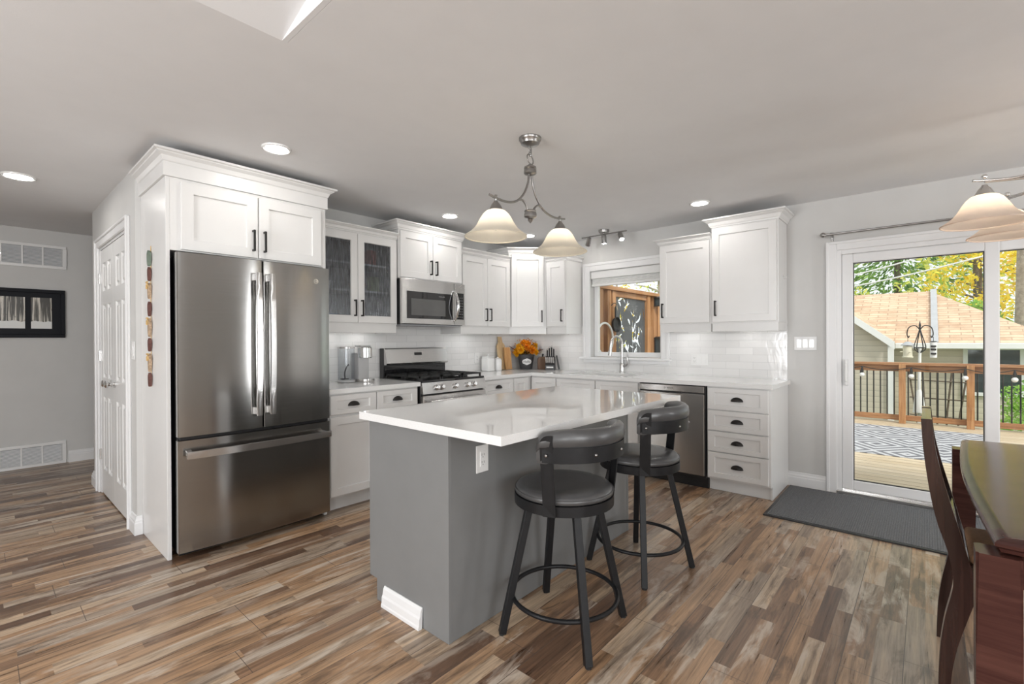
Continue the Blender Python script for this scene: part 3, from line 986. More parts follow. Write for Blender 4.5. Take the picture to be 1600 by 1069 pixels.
UZ = 1.395
upper('glass_cabinet', 'white wall cabinet with two rippled glass doors beside the fridge', (1.70, 3.545, UZ), 0, .783, .322, .755, 2, .055, .045, pulls=('r', 'l'), glass=True,
      crown_path=[(0, 0), (.783, 0)])
upper('microwave_cabinet', 'short white two-door wall cabinet above the microwave', (2.488, 3.525, 1.815), 0, .757, .342, .435, 2, .075, .055, rail=0, pulls=('r', 'l'), pz=.11)
upper('double_wall_cabinet', 'white two-door wall cabinet to the right of the microwave', (3.25, 3.545, UZ), 0, .745, .322, .745, 2, .055, .045, pulls=('r', 'l'),
      crown_path=[(0, 0), (.745, 0)])
# corner cabinet with a diagonal front
cc = thing('corner_wall_cabinet', 'white corner wall cabinet with a single angled door', 'cabinet', (4.0, 3.56, UZ), -PI / 4)
def rotl(pts):   # world plan points to the corner cabinet's frame
    ca, sa = math.cos(PI / 4), math.sin(PI / 4)
    return [((x - 4.0) * ca - (y - 3.56) * sa, (x - 4.0) * sa + (y - 3.56) * ca) for x, y in pts]
poly = rotl([(4.0, 3.56), (4.302, 3.258), (4.628, 3.258), (4.628, 3.866), (4.0, 3.866)])
bm = BM(); prism(bm, poly, 0, .845); part('carcass', bm, 'cab', cc)
bm = BM(); sweep_profile(bm, [poly[4], poly[0], poly[1], poly[2]], crown_prof(.846, .06, .05)); part('crown_molding', bm, 'cab', cc)
bm = BM(); sweep_profile(bm, [(0, .004), (.427, .004)], [(-.018, -.07), (0, -.07), (0, 0), (-.018, 0)]); part('light_rail', bm, 'cab', cc)
bm = BM(); shaker(bm, .030, .397, .012, .832, -.020, .0195, .058, .011); dr = part('door', bm, 'cab', cc)
part('handle', bar_pull(.372, .13, -.020), 'bronze', dr)
# window wall uppers (local x -> -Y)
upper('narrow_wall_cabinet', 'narrow white wall cabinet just left of the sink window', (4.305, 3.255, UZ), H90, .272, .322, .745, 1, .055, .045, pulls=('r',),
      crown_path=[(0, 0), (.272, 0), (.272, .30)])
upper('single_wall_cabinet', 'white single-door wall cabinet just right of the sink window', (4.33, 1.922, UZ), H90, .482, .297, .755, 1, .05, .045, pulls=('l',),
      crown_path=[(0, .275), (0, 0), (.482, 0)])
upper('tall_wall_cabinet', 'tallest white single-door wall cabinet, last on the window wall', (4.325, 1.438, UZ), H90, .531, .302, .845, 1, .075, .06, pulls=('l',))

# base cabinets -----------------------------------------------------------------
def base_cab(name, label, loc, rotz, w, d, fronts, well=None, end_panels=(), toe_x=(0, 0)):
    """fronts: list of (x0, x1, z0, z1, kind, pull)"""
    t = thing(name, label, 'cabinet', loc, rotz)
    bm = BM()
    if well:
        box(bm, 0, w, 0, d, .105, .62, .001); box(bm, 0, w, 0, .02, .6201, .868); box(bm, 0, well[0], .0201, d, .6201, .868); box(bm, well[1], w, .0201, d, .6201, .868)
    else:
        box(bm, 0, w, 0, d, .105, .868, .001)
    part('carcass', bm, 'cab', t)
    bm = BM(); box(bm, toe_x[0], w - toe_x[1], .055, d, 0.001, .105); part('toe_kick', bm, 'cab', t)
    for x0, x1, z0, z1, kind, pull in fronts:
        bm = BM(); r = .055 if z1 - z0 > .3 else .038
        shaker(bm, x0, x1, z0, z1, -.020, .0195, .055, .011, rail_h=r)
        f = part(kind, bm, 'cab', t)
        if pull == 'cup': part('handle', cup_pull((x0 + x1) / 2, (z0 + z1) / 2 - .002, -.020 + .009), 'bronze', f, smooth=1)
        elif pull: part('handle', bar_pull(x1 - .03 if pull == 'r' else x0 + .03, z1 - .12, -.020), 'bronze', f)
    return t
base_cab('base_cabinet', 'white base cabinet with two cup-pull drawers between the fridge and the range', (1.685, 3.262, 0), 0, .805, .604,
         [(.012, .392, .715, .855, 'drawer', 'cup'), (.402, .790, .715, .855, 'drawer', 'cup'), (.012, .392, .118, .695, 'door', 'r'), (.402, .790, .118, .695, 'door', 'l')])
base_cab('base_cabinet', 'white base cabinet with a cup-pull drawer just right of the range', (3.262, 3.262, 0), 0, .766, .604,
         [(.012, .452, .715, .855, 'drawer', 'cup'), (.462, .690, .118, .855, 'door', None), (.012, .452, .118, .695, 'door', 'l')])
base_cab('sink_base_cabinet', 'white base cabinet under the sink, left of the dishwasher', (4.032, 3.255, 0), H90, 1.270, .594,
         [(.010, .330, .118, .855, 'door', None), (.345, .805, .715, .855, 'drawer_front', None), (.815, 1.262, .715, .855, 'drawer_front', None),
          (.345, .805, .118, .695, 'door', 'r'), (.815, 1.262, .118, .695, 'door', 'l')], well=(.36, 1.20))
db = base_cab('drawer_base_cabinet', 'white base cabinet of four cup-pull drawers at the end of the window run', (4.032, 1.378, 0), H90, .478, .594,
              [(.008, .462, .680, .858, 'drawer', 'cup'), (.008, .462, .508, .672, 'drawer', 'cup'), (.008, .462, .336, .500, 'drawer', 'cup'), (.008, .462, .122, .328, 'drawer', 'cup')], toe_x=(0, .014))
bm = BM(); box(bm, .464, .4778, .044, .594, .001, .105); part('end_panel', bm, 'cab', db)

# worktops ------------------------------------------------------------------------
bm = BM(); slab_cells(bm, [1.683, 2.494], [3.225, YR - .009], lambda x, y: True, .8695, .905, .004)
single('worktop', bm, 'quartz', 'white quartz worktop between the fridge and the range', 'worktop')
bm = BM(); slab_cells(bm, [3.262, 3.995, 4.10, 4.50, XW - .009], [0.878, 2.13, 2.86, 3.225, YR - .009],
                      lambda x, y: (x > 3.995 or y > 3.225) and not (4.10 < x < 4.50 and 2.13 < y < 2.86), .8695, .905, .004)
single('worktop', bm, 'quartz', 'long white quartz worktop running round the corner under the window', 'worktop')
bm = BM()
sx0, sx1, sy0, sy1 = 4.092, 4.508, 2.122, 2.868
for a in (0,):
    slab_cells(bm, [sx0, sx0 + .012, sx1 - .012, sx1], [sy0, sy0 + .012, sy1 - .012, sy1], lambda x, y: not (sx0 + .012 < x < sx1 - .012 and sy0 + .012 < y < sy1 - .012), .66, .8690)
box(bm, sx0 + .012, sx1 - .012, sy0 + .012, sy1 - .012, .66, .672)
sk = thing('sink', 'undermount steel sink in the worktop below the window', 'sink', (4.3, 2.495, .66))
for v in bm.verts: v.co -= Vector((4.3, 2.495, .66))
part('basin', bm, 'sink', sk)
bm = BM(); cyl(bm, (0, 0, .012), .042, .004, 20); part('drain', bm, 'chrome', sk)

# faucet
fa = thing('faucet', 'tall curved pull-down kitchen faucet behind the sink', 'faucet', (4.560, 2.445, .905))
bm = BM(); lathe(bm, [(0, 0), (.030, 0), (.030, .006), (.024, .012), (.024, .090), (.020, .100), (.018, .105), (0, .105)], (0, 0, 0), 20); part('base', bm, 'pewter', fa, smooth=1)
bm = BM()
pts = [(0, 0, .10), (0, 0, .24)]
for k in range(13):
    a = PI * k / 12
    pts.append((-.075 + .075 * math.cos(a), .03 * (1 - math.cos(a)) / 2 * 1.6, .30 + .085 * math.sin(a)))
pts.append((-.152, .05, .26))
tube(bm, pts, .0135, 12); part('spout', bm, 'pewter', fa, smooth=1)
bm = BM(); tube(bm, [(-.151, .049, .275), (-.156, .053, .215), (-.160, .056, .185)], [.0155, .019, .021], 14); part('spray_head', bm, 'pewter', fa, smooth=1)
bm = BM(); tube(bm, [(0, 0, .070), (0, -.045, .070)], .014, 12); tube(bm, [(0, -.040, .072), (-.004, -.062, .086), (-.006, -.066, .150), (-.006, -.064, .165)], [.012, .010, .007, .006], 10)
tube(bm, [(-.006, -.066, .158), (-.02, -.02, .160)], .0055, 8)
part('lever', bm, 'pewter', fa, smooth=1)

# ================================================================== appliances
# fridge: doors are gently bowed
fr = thing('refrigerator', 'tall stainless french door refrigerator with bottom freezer drawer', 'refrigerator', (1.208, 3.80, 0))
FY = 3.158 - 3.80
bm = BM(); box(bm, -.440, .440, FY + .085, -.02, .035, 1.755, .004); part('body', bm, 'dark_plastic', fr)
bm = BM(); box(bm, -.43, .43, FY + .10, FY + .20, 0.012, .050); part('toe_grille', bm, 'black', fr)
def bowed(x0, x1, z0, z1, bow, yf, th=.075, n=14):
    poly = [(x0, yf + th), (x0, yf + bow * ((x0 / .455) ** 2) + .006), (x0 + .004, yf + bow * ((x0 / .455) ** 2) + .001)]
    for k in range(1, n):
        x = x0 + .004 + (x1 - x0 - .008) * k / n
        poly.append((x, yf + bow * (x / .455) ** 2))
    poly += [(x1 - .004, yf + bow * ((x1 / .455) ** 2) + .001), (x1, yf + bow * ((x1 / .455) ** 2) + .006), (x1, yf + th)]
    bm = BM(); prism(bm, poly, z0, z1)
    return bm
BOW = .020
dl = part('door', bowed(-.452, -.003, .712, 1.765, BOW, FY), 'steel', fr, smooth=30)
dr = part('door', bowed(.003, .452, .712, 1.765, BOW, FY), 'steel', fr, smooth=30)
fz = part('freezer_drawer', bowed(-.452, .452, .052, .690, BOW, FY), 'steel', fr, smooth=30)
def fridge_handle(x):
    bm = BM()
    yv = FY - .052
    pts = [(x, yv + .004, .80)] + [(x, yv - .012 * math.sin(PI * k / 10), .80 + .88 * k / 10) for k in range(11)]
    prof = []
    for k in range(11):
        z = .795 + .888 * k / 10
        prof.append((yv - .014 * math.sin(PI * k / 10), z))
    poly = prof + [(y + .016, z) for y, z in prof[::-1]]
    prism(bm, poly, x - .0155, x + .0155, 'X', .003)
    for z in (.80, 1.635):
        box(bm, x - .013, x + .013, yv + .008, FY + .004, z, z + .045, .003)
    return bm
part('handle', fridge_handle(-.040), 'steel_light', dl, smooth=30)
part('handle', fridge_handle(.040), 'steel_light', dr, smooth=30)
bm = BM()
n = 16
top = [(-.425 + .85 * k / n, FY - .052 - .022 * math.sin(PI * k / n)) for k in range(n + 1)]
prism(bm, top + [(x, y + .016) for x, y in top[::-1]], .594, .634, 'Z', .003)
for x in (-.415, .385): box(bm, x, x + .03, FY - .040, FY + .02, .600, .628, .003)
part('handle', bm, 'steel_light', fz, smooth=30)
bm = BM()
sphere(bm, (-.405, FY + .05, .701), .012, 10, (1.6, 1, .6)); sphere(bm, (.405, FY + .05, .701), .012, 10, (1.6, 1, .6)); box(bm, -.44, .44, FY + .03, FY + .08, .692, .710)
part('door_seal', bm, 'black', fr)
bm = BM()
lathe(bm, [(.0125, 0), (.0155, 0), (.0155, -.0015), (.0125, -.0015)], (.352, FY + BOW * (.352 / .455) ** 2 + .0005, 1.668), 24, 'Y', closed=True)
g = text_bm('GE', .016, .0006)
for v in g.verts: v.co += Vector((.352, FY + BOW * (.352 / .455) ** 2 - .0006, 1.668))
me = bpy.data.meshes.new('tmp'); g.to_mesh(me); g.free(); bm.from_mesh(me); bpy.data.meshes.remove(me)
part('round_emblem', bm, 'chrome', dr, label='small round chrome emblem')
for x in (-.38, .38):
    bm = BM(); cyl(bm, (x, -.10, 0.0005), .022, .036, 14); part('foot', bm, 'black', fr)
    bm = BM(); cyl(bm, (x, FY + .15, 0.0005), .022, .036, 14); part('foot', bm, 'black', fr)

# gas range
rg = thing('gas_range', 'stainless freestanding gas range with black cooktop and rear control panel', 'range', (2.878, 3.86, 0))
RY = 3.225 - 3.86
bm = BM(); box(bm, -.376, .376, RY + .012, -.02, .09, .895, .003); part('body', bm, 'dark_plastic', rg)
bm = BM(); box(bm, -.36, .36, RY + .06, RY + .10, .002, .09); part('toe_kick', bm, 'black', rg)
bm = BM(); box(bm, -.377, .377, RY - .005, -.075, .896, .915, .005, 2); part('cooktop', bm, 'black_glass', rg)
bm = BM(); prism(bm, [(RY - .030, .800), (RY - .010, .895), (RY + .012, .895), (RY + .012, .800)], -.376, .376, 'X', .002); cp = part('control_panel', bm, 'steel_light', rg)
for kx in (-.225, -.167, -.009, .141, .223):
    bm = BM()
    lathe(bm, [(0, -.034), (.017, -.034), (.020, -.030), (.022, -.006), (.026, -.004), (.026, 0), (0, 0)], (0, 0, 0), 18, 'Y')
    box(bm, -.004, .004, -.046, -.030, -.018, .018, .002)
    for v in bm.verts:
        v.co = Matrix.Rotation(math.radians(-12), 3, 'X') @ v.co + Vector((kx, RY - .021, .847))
    part('knob', bm, 'chrome', cp, smooth=1)
bm = BM(); box(bm, -.374, .374, RY - .028, RY + .010, .225, .785, .005); od = part('oven_door', bm, 'steel_light', rg)
bm = BM(); box(bm, -.27, .27, RY - .031, RY - .026, .34, .62, .001); part('oven_window', bm, 'black_glass', od)
bm = BM(); tube(bm, [(-.33, RY - .075, .735), (.33, RY - .075, .735)], .013, 12)
for x in (-.31, .31): box(bm, x - .012, x + .012, RY - .075, RY - .026, .724, .746, .003)
part('handle', bm, 'steel_light', od, smooth=1)
bm = BM(); box(bm, -.374, .374, RY - .026, RY + .010, .10, .215, .004); part('storage_drawer', bm, 'steel_light', rg)
bm = BM(); box(bm, -.377, .377, -.070, -.012, .90, 1.185, .004); bgp = part('backguard', bm, 'dark_plastic', rg)
bm = BM()
pr = [(-.120, 1.045), (-.092, 1.175), (-.085, 1.187), (-.020, 1.187), (-.020, 1.045), (-.075, 1.03), (-.110, 1.03)]
prism(bm, pr, -.370, .370, 'X', .003); part('backguard_panel', bm, 'steel_light', bgp)
bm = BM(); prism(bm, [(-.1060, 1.115), (-.1001, 1.142), (-.0985, 1.142), (-.1045, 1.115)], -.045, .045, 'X'); part('clock_display', bm, 'black_glass', bgp)
bm = BM(); box(bm, -.366, .366, -.078, -.066, .925, 1.02, .002); part('vent_panel', bm, 'black_glass', bgp)
bm = BM()
for gx in (-.250, 0, .250):
    x0, x1, y0, y1 = gx - .118, gx + .118, RY + .035, -.10
    z0, z1 = .934, .948
    for a, b in ((x0, x0 + .012), (x1 - .012, x1), (gx - .006, gx + .006)): box(bm, a, b, y0, y1, z0, z1)
    for a in (y0, (y0 * 2 + y1) / 3, (y0 + 2 * y1) / 3, y1 - .012): box(bm, x0, x1, a, a + .012, z0, z1)
    for a in (x0, x1 - .012):
        for b in (y0, y1 - .012): box(bm, a, a + .012, b, b + .012, .915, z0)
part('grate', bm, 'iron', rg)
for bx, by, br in ((-.25, RY + .16, .045), (-.25, RY + .40, .036), (0, RY + .28, .05), (.25, RY + .16, .045), (.25, RY + .40, .036)):
    bm = BM(); lathe(bm, [(0, .928), (br * .6, .928), (br * .62, .922), (br, .922), (br, .915), (0, .915)], (bx, by, 0), 20); part('burner', bm, 'iron', rg, smooth=1)

# over-the-range microwave
mw = thing('microwave', 'stainless over-the-range microwave mounted above the gas range', 'microwave', (2.866, 3.865, 1.402))
MY = 3.475 - 3.865
bm = BM(); box(bm, -.376, .376, MY + .035, -.005, .002, .405, .003); part('body', bm, 'dark_plastic', mw)
bm = BM(); box(bm, -.378, .378, MY, MY + .034, .006, .412, .004); fp = part('front_panel', bm, 'steel_light', mw)
bm = BM(); box(bm, -.325, .215, MY - .003, MY + .004, .055, .300, .001); dw_ = part('door_window', bm, 'black_glass', fp)
bm = BM(); box(bm, -.280, .120, MY - .0045, MY - .002, .085, .235); part('window_screen', bm, paint('microwave_screen', (0.10, 0.10, 0.098), 0.12, 0, 0.05, coat=.3), dw_)
bm = BM(); box(bm, .262, .360, MY - .003, MY + .004, .060, .320, .001); kp = part('keypad', bm, 'black_glass', fp); KEYM = paint('keypad_print', (0.09, 0.09, 0.09), 0.3)
for r in range(8):
    for c_ in range(3):
        bm = BM(); box(bm, .274 + c_ * .027, .294 + c_ * .027, MY - .0040, MY - .0025, .078 + r * .027, .091 + r * .027); part('key', bm, KEYM, kp)
bm = BM(); box(bm, .232, .234, MY - .0015, MY + .004, .010, .410); part('door_gap', bm, 'black', fp)
bm = BM()
pts = [(.232, MY - .012 - .052 * math.sin(PI * k / 14), .045 + .290 * k / 14) for k in range(15)]
tube(bm, pts, [.010 + .005 * math.sin(PI * k / 14) for k in range(15)], 12)
for z in (.045, .335): tube(bm, [(.232, MY - .016, z), (.232, MY + .002, z)], .010, 10)
part('handle', bm, 'chrome', fp, smooth=1)
g = text_bm('FRIGIDAIRE', .014, .0004); move(g, (.075, MY - .0042, .268)); part('lettering', g, 'pewter', dw_, label='tiny pale brand lettering')
bm = BM(); box(bm, -.36, .36, MY + .05, -.05, -.006, .004); part('underside_vent', bm, 'grey_metal', mw)

# dishwasher
dwm = thing('dishwasher', 'stainless dishwasher beside the four-drawer cabinet', 'dishwasher', (4.012, 1.980, 0), H90)
bm = BM(); box(bm, .008, .590, .03, .58, .085, .862, .002); part('body', bm, 'dark_plastic', dwm)
bm = BM(); box(bm, .010, .588, -.016, .028, .115, .795, .004); part('door', bm, steel('satin_steel', (0.60, 0.59, 0.575), 0.24), dwm)
bm = BM(); box(bm, .010, .588, -.016, .028, .806, .860, .004); ct = part('control_strip', bm, 'steel_light', dwm)
bm = BM(); box(bm, .014, .584, -.006, .028, .795, .806); part('recess', bm, 'black', dwm)
bm = BM(); box(bm, .20, .40, -.020, -.012, .792, .807, .003); part('pocket_handle', bm, 'black', dwm)
g = text_bm('BOSCH', .017, .0004); move(g, (.300, -.0166, .834)); part('lettering', g, 'black', ct, label='small dark brand lettering')
bm = BM(); lathe(bm, [(.0055, 0), (.007, 0), (.007, -.0008), (.0055, -.0008)], (.250, -.0162, .834), 16, 'Y', closed=True); box(bm, .247, .253, -.0168, -.0160, .8335, .8345); part('round_mark', bm, 'black', ct)
bm = BM(); box(bm, .002, .598, .055, .075, .001, .100); part('toe_kick', bm, 'black', dwm)
bm = BM(); box(bm, .5905, .597, -.004, .5, .10, .866); box(bm, .001, .5905, .02, .10, .8625, .8680); part('side_seal', bm, 'black', dwm)

# ================================================================== island
isl = thing('kitchen_island', 'slate grey painted kitchen island base', 'island', (2.06, 1.77, 0))
ox, oy = 2.06, 1.77
bm = BM()
prism(bm, [(1.480 - oy, .001), (2.005 - oy, .001), (2.005 - oy, .105), (2.066 - oy, .105), (2.066 - oy, .868), (1.480 - oy, .868)], 1.283 - ox, 1.301 - ox, 'X', .0008)
part('end_panel', bm, 'island', isl)
bm = BM()
prism(bm, [(1.480 - oy, .001), (2.005 - oy, .001), (2.005 - oy, .105), (2.066 - oy, .105), (2.066 - oy, .868), (1.480 - oy, .868)], 2.822 - ox, 2.840 - ox, 'X', .0008)
part('end_panel', bm, 'island', isl)
bm = BM(); box(bm, 1.3015 - ox, 2.8215 - ox, 1.482 - oy, 1.498 - oy, .001, .868); part('seating_side_panel', bm, 'island', isl)
bm = BM(); box(bm, 1.3015 - ox, 2.8215 - ox, 1.4985 - oy, 2.060 - oy, .105, .868); box(bm, 1.3015 - ox, 2.8215 - ox, 1.4985 - oy, 2.003 - oy, .001, .105); part('carcass', bm, 'island', isl)
for k in range(3):
    x0 = 1.306 - ox + k * .506
    bm = BM(); shaker(bm, -(x0 + .496), -x0, .118, .855, -(2.0805 - oy), .0195, .055, .011)
    for v in bm.verts: v.co = Vector((-v.co.x, -v.co.y, v.co.z))
    d_ = part('door', bm, 'island', isl)
    bm = bar_pull(-(x0 + .04), .62, -(2.0805 - oy))
    for v in bm.verts: v.co = Vector((-v.co.x, -v.co.y, v.co.z))
    part('handle', bm, 'pewter', d_)
bm = BM(); slab_cells(bm, [1.258, 2.915], [1.160, 2.115], lambda x, y: True, .8695, .905, .0045)
single('island_worktop', bm, 'quartz', 'white quartz worktop overhanging the grey island', 'worktop')
bm = BM()
pf = [(0, 0), (-.020, 0), (-.020, .012), (-.017, .018), (-.017, .045), (-.013, .055), (-.010, .080), (-.004, .092), (0, .092)]
vs = [[bm.verts.new((1.2815 + d - (.092 - z) * .05, y, z + .001)) for d, z in pf] for y in (1.650, 1.700, 1.80, 1.935)]
for a, b in zip(vs[:-1], vs[1:]):
    for k in range(len(pf)): bm.faces.new((a[k], a[(k + 1) % len(pf)], b[(k + 1) % len(pf)], b[k]))
bm.faces.new(vs[0][::-1]); bm.faces.new(vs[-1])
single('baseboard_offcut', bm, 'trim', 'short white piece of baseboard molding against the foot of the grey island', 'molding')

# outlets and switches ---------------------------------------------------------------
def plate(name, label, loc, rotz, w, h, gangs, kind):
    t = thing(name, label, 'switch' if 'switch' in name else 'outlet', loc, rotz)
    bm = BM(); box(bm, -w / 2, w / 2, -.006, 0, -h / 2, h / 2, .002); part('cover_plate', bm, 'white_plastic', t)
    for k in range(gangs):
        x = (k - (gangs - 1) / 2) * .046
        kd = kind[k % len(kind)]
        if kd == 's':
            bm = BM(); prism(bm, [(-.0095, -.033), (-.0062, .033), (-.004, .033), (-.004, -.033)], x - .016, x + .016, 'X'); part('rocker', bm, 'ceramic', t)
        else:
            bm = BM(); box(bm, x - .0165, x + .0165, -.0085, -.004, -.034, .034, .0015); rc = part('receptacle', bm, 'ceramic', t)
            bm = BM()
            for z in (-.019, .014):
                box(bm, x - .0075, x - .0055, -.0088, -.0080, z, z + .010); box(bm, x + .0055, x + .0075, -.0088, -.0080, z, z + .010); box(bm, x - .002, x + .002, -.0088, -.0080, z - .008, z - .004)
            part('slots', bm, 'black', rc)
    return t
plate('outlet', 'white double outlet on the seating side of the grey island', (1.478, 1.4805, .733), 0, .075, .120, 1, 'o')
plate('light_switch', 'white triple switch plate on the wall beside the patio door', (XW - .0005, .772, 1.217), H90, .165, .115, 3, 's')
plate('outlet', 'white wide outlet and switch plate on the tiles right of the sink window', (XW - .0085, 1.652, 1.060), H90, .165, .115, 3, 'oss')
plate('outlet', 'white outlet on the tiles behind the white canister', (3.783, YR - .0085, 1.055), 0, .075, .118, 1, 'o')
plate('light_switch', 'white switch at the corner between the closet doors and the fridge panel', (XC - .0005, 3.925, 1.20), H90, .075, .118, 1, 's')
bm = BM(); cyl(bm, (4.50, .9055, 1.78), .016, .004, 14, 'Y'); box(bm, 4.494, 4.506, .884, .904, 1.765, 1.772); box(bm, 4.494, 4.506, .884, .889, 1.772, 1.785)
for v in bm.verts: v.co.y = .9055 - (v.co.y - .9055) if v.co.y > .9055 else v.co.y
single('wall_hook', bm, 'white_plastic', 'small white hook on the side of the tallest wall cabinet', 'hook')

# ================================================================== bar stools
def stool(label, x, y, back_deg, leg_deg):
    """the back's middle sits at local -y; the swivel lets the legs point elsewhere"""
    t = thing('bar_stool', label, 'stool', (x, y, 0), math.radians(back_deg - 270), 'swivel stools along the island')
    lg = math.radians(leg_deg - (back_deg - 270))
    bm = BM(); lathe(bm, [(0, .642), (.13, .641), (.180, .637), (.203, .628), (.214, .613), (.213, .600), (.206, .595), (0, .595)], seg=48); c = part('seat_cushion', bm, 'leather', t, smooth=60)
    bm = BM()
    tube(bm, [(.2135 * math.cos(2 * PI * k / 40), .2135 * math.sin(2 * PI * k / 40), .616) for k in range(40)], .0022, 6, closed=True); part('piping', bm, 'leather', c, smooth=1)
    bm = BM(); lathe(bm, [(.209, .552), (.216, .552), (.216, .594), (.209, .594)], seg=48, closed=True); lathe(bm, [(0, .570), (.210, .570), (.210, .594), (0, .594)], seg=40); lathe(bm, [(0, .540), (.10, .540), (.10, .570), (0, .570)], seg=24)
    part('seat_ring', bm, 'stool_metal', t, smooth=30)
    for k in range(4):
        a = lg + k * PI / 2
        ca, sa = math.cos(a), math.sin(a)
        bm = BM(); bar(bm, (.150 * ca, .150 * sa, .566), (.279 * ca, .279 * sa, .006), .030, .030, (ca, sa, 0), .002)
        l = part('leg', bm, 'stool_metal', t)
        bm = BM(); cyl(bm, (.280 * ca, .280 * sa, .0005), .013, .008, 10); part('glide', bm, 'dark_plastic', l)
    bm = BM(); tube(bm, [(.229 * math.cos(2 * PI * k / 56), .229 * math.sin(2 * PI * k / 56), .150) for k in range(56)], .0095, 10, closed=True)
    part('foot_ring', bm, 'stool_metal', t, smooth=1)
    # back: padded roll, metal band and two posts
    def arc_sweep(bm, a0, a1, n, prof):
        rings = []
        for k in range(n + 1):
            a = math.radians(270 + a0 + (a1 - a0) * k / n)
            p = prof(abs((2 * k / n) - 1))
            rings.append([bm.verts.new((r * math.cos(a), r * math.sin(a), z)) for r, z in p])
        m = len(rings[0])
        for a, b in zip(rings[:-1], rings[1:]):
            for k in range(m): bm.faces.new((a[k], a[(k + 1) % m], b[(k + 1) % m], b[k]))
        bm.faces.new(rings[0][::-1]); bm.faces.new(rings[-1])
        return bm
    def pad(e):
        s = 1.0 if e < .93 else math.sqrt(max(0.02, 1 - ((e - .93) / .07) ** 2 * .90))
        tz = .908 - .022 * max(0, (e - .5) / .5) ** 2 - .05 * (1 - s)
        bz = .776 - .008 * max(0, (e - .5) / .5) + .012 * (1 - s)
        h = tz - bz
        ri, ro = .214, .252
        o = .010 * s
        return [(ri + .006, bz), (ro - .002, bz), (ro, bz + .004), (ro, bz + .48 * h), (ro + .9 * o, bz + .54 * h), (ro + 1.2 * o, bz + .70 * h), (ro + .8 * o, bz + .88 * h),
                (ro - .004, bz + .97 * h), (ro - .018, tz), (ri + .008, bz + .96 * h), (ri, bz + .80 * h), (ri - .004, bz + .5 * h), (ri, bz + .12 * h)]
    bm = BM(); arc_sweep(bm, -72, 72, 60, pad); part('back_pad', bm, 'leather', t, smooth=50)
    bm = BM(); arc_sweep(bm, -66, 66, 40, lambda e: [(.2535, .776), (.2585, .776), (.2585, .838), (.2535, .838)]); bd = part('back_band', bm, 'stool_metal', t, smooth=30)
    for s in (-1, 1):
        a = math.radians(270 + s * 62)
        rad = Vector((math.cos(a), math.sin(a), 0)); tan = Vector((-math.sin(a), math.cos(a), 0)) * s
        bm = BM()
        def P(r, u, z): return rad * r + tan * u + Vector((0, 0, z))
        # plate outline (u across, z up), upper outer corner rounded
        out = [(-.027, .553), (.027, .553), (.027, .60), (.027, .83)]
        out += [(.027 - .040 * (1 - math.cos(q)), .845 + .040 * math.sin(q)) for q in [PI / 2 * k / 6 for k in range(7)]]
        out += [(-.027, .885)]
        def R(z): return .2185 + max(0, (z - .60)) / .285 * .043
        f = [bm.verts.new(P(R(z), u, z)) for u, z in out]; b = [bm.verts.new(P(R(z) + .005, u, z)) for u, z in out]
        bm.faces.new(f[::-1]); bm.faces.new(b)
        for k in range(len(out)): bm.faces.new((f[k], f[(k + 1) % len(out)], b[(k + 1) % len(out)], b[k]))
        bmesh.ops.triangulate(bm, faces=[q for q in bm.faces if len(q.verts) > 4])
        p = part('back_post', bm, 'stool_metal', t)
        bm = BM(); q = P(.262, 0, .806); sphere(bm, q, .007, 10); part('bolt', bm, 'nickel', p, smooth=1)
    for da in (-18, 18):
        a = math.radians(270 + da); bm = BM(); sphere(bm, (.2595 * math.cos(a), .2595 * math.sin(a), .806), .0065, 10); part('bolt', bm, 'nickel', bd, smooth=1)
    return t
stool('dark grey padded swivel stool nearest the viewer, before the outlet end of the island', 1.706, 1.200, 262, 54)
stool('dark grey padded swivel stool farther along the island, in front of the dishwasher', 2.455, 1.212, 275.5, 31)

# ================================================================== lights of the room
POTS = [('round recessed ceiling light above the hall, at the left edge of the photo', 0.207, 4.685, 0.085),
        ('round recessed ceiling light above the fridge', 1.188, 2.893, .075), ('round recessed ceiling light before the microwave', 2.88, 3.28, .075),
        ('round recessed ceiling light before the tallest wall cabinet', 4.016, 1.43, .075), ('round recessed ceiling light in the kitchen corner, half behind the pendant shade', 4.0, 3.266, .075)]
for lb, x, y, r in POTS:
    t = thing('recessed_light', lb, 'ceiling light', (x, y, ZC - .012), 0, 'recessed ceiling lights')
    bm = BM(); lathe(bm, [(r - .018, .0115), (r - .014, .003), (r - .004, 0), (r + .004, .004), (r + .006, .0115)], seg=32, closed=True); part('trim_ring', bm, 'ceramic', t, smooth=1)
    bm = BM(); cyl(bm, (0, 0, .004), r - .0165, .004, 28); part('lens', bm, 'lens', t)

PUCKS = [('under the glass-door cabinet', 1.95, 3.72), ('under the glass-door cabinet, nearer the range', 2.28, 3.72), ('under the two-door cabinet right of the microwave', 3.55, 3.66),
         ('under the corner cabinet', 4.33, 3.58), ('under the narrow cabinet left of the window', 4.42, 3.13), ('under the single-door cabinet right of the window', 4.46, 1.68), ('under the tallest wall cabinet', 4.46, 1.17)]
for lb, x, y in PUCKS:
    t = thing('puck_light', 'small round puck light ' + lb, 'light', (x, y, UZ - .012), 0, 'under-cabinet puck lights')
    bm = BM(); lathe(bm, [(.026, 0), (.034, 0), (.036, .0115), (.026, .0115)], seg=20, closed=True); part('housing', bm, 'white_plastic', t, smooth=30)
    bm = BM(); cyl(bm, (0, 0, .002), .0255, .004, 18); part('lens', bm, 'puck', t)

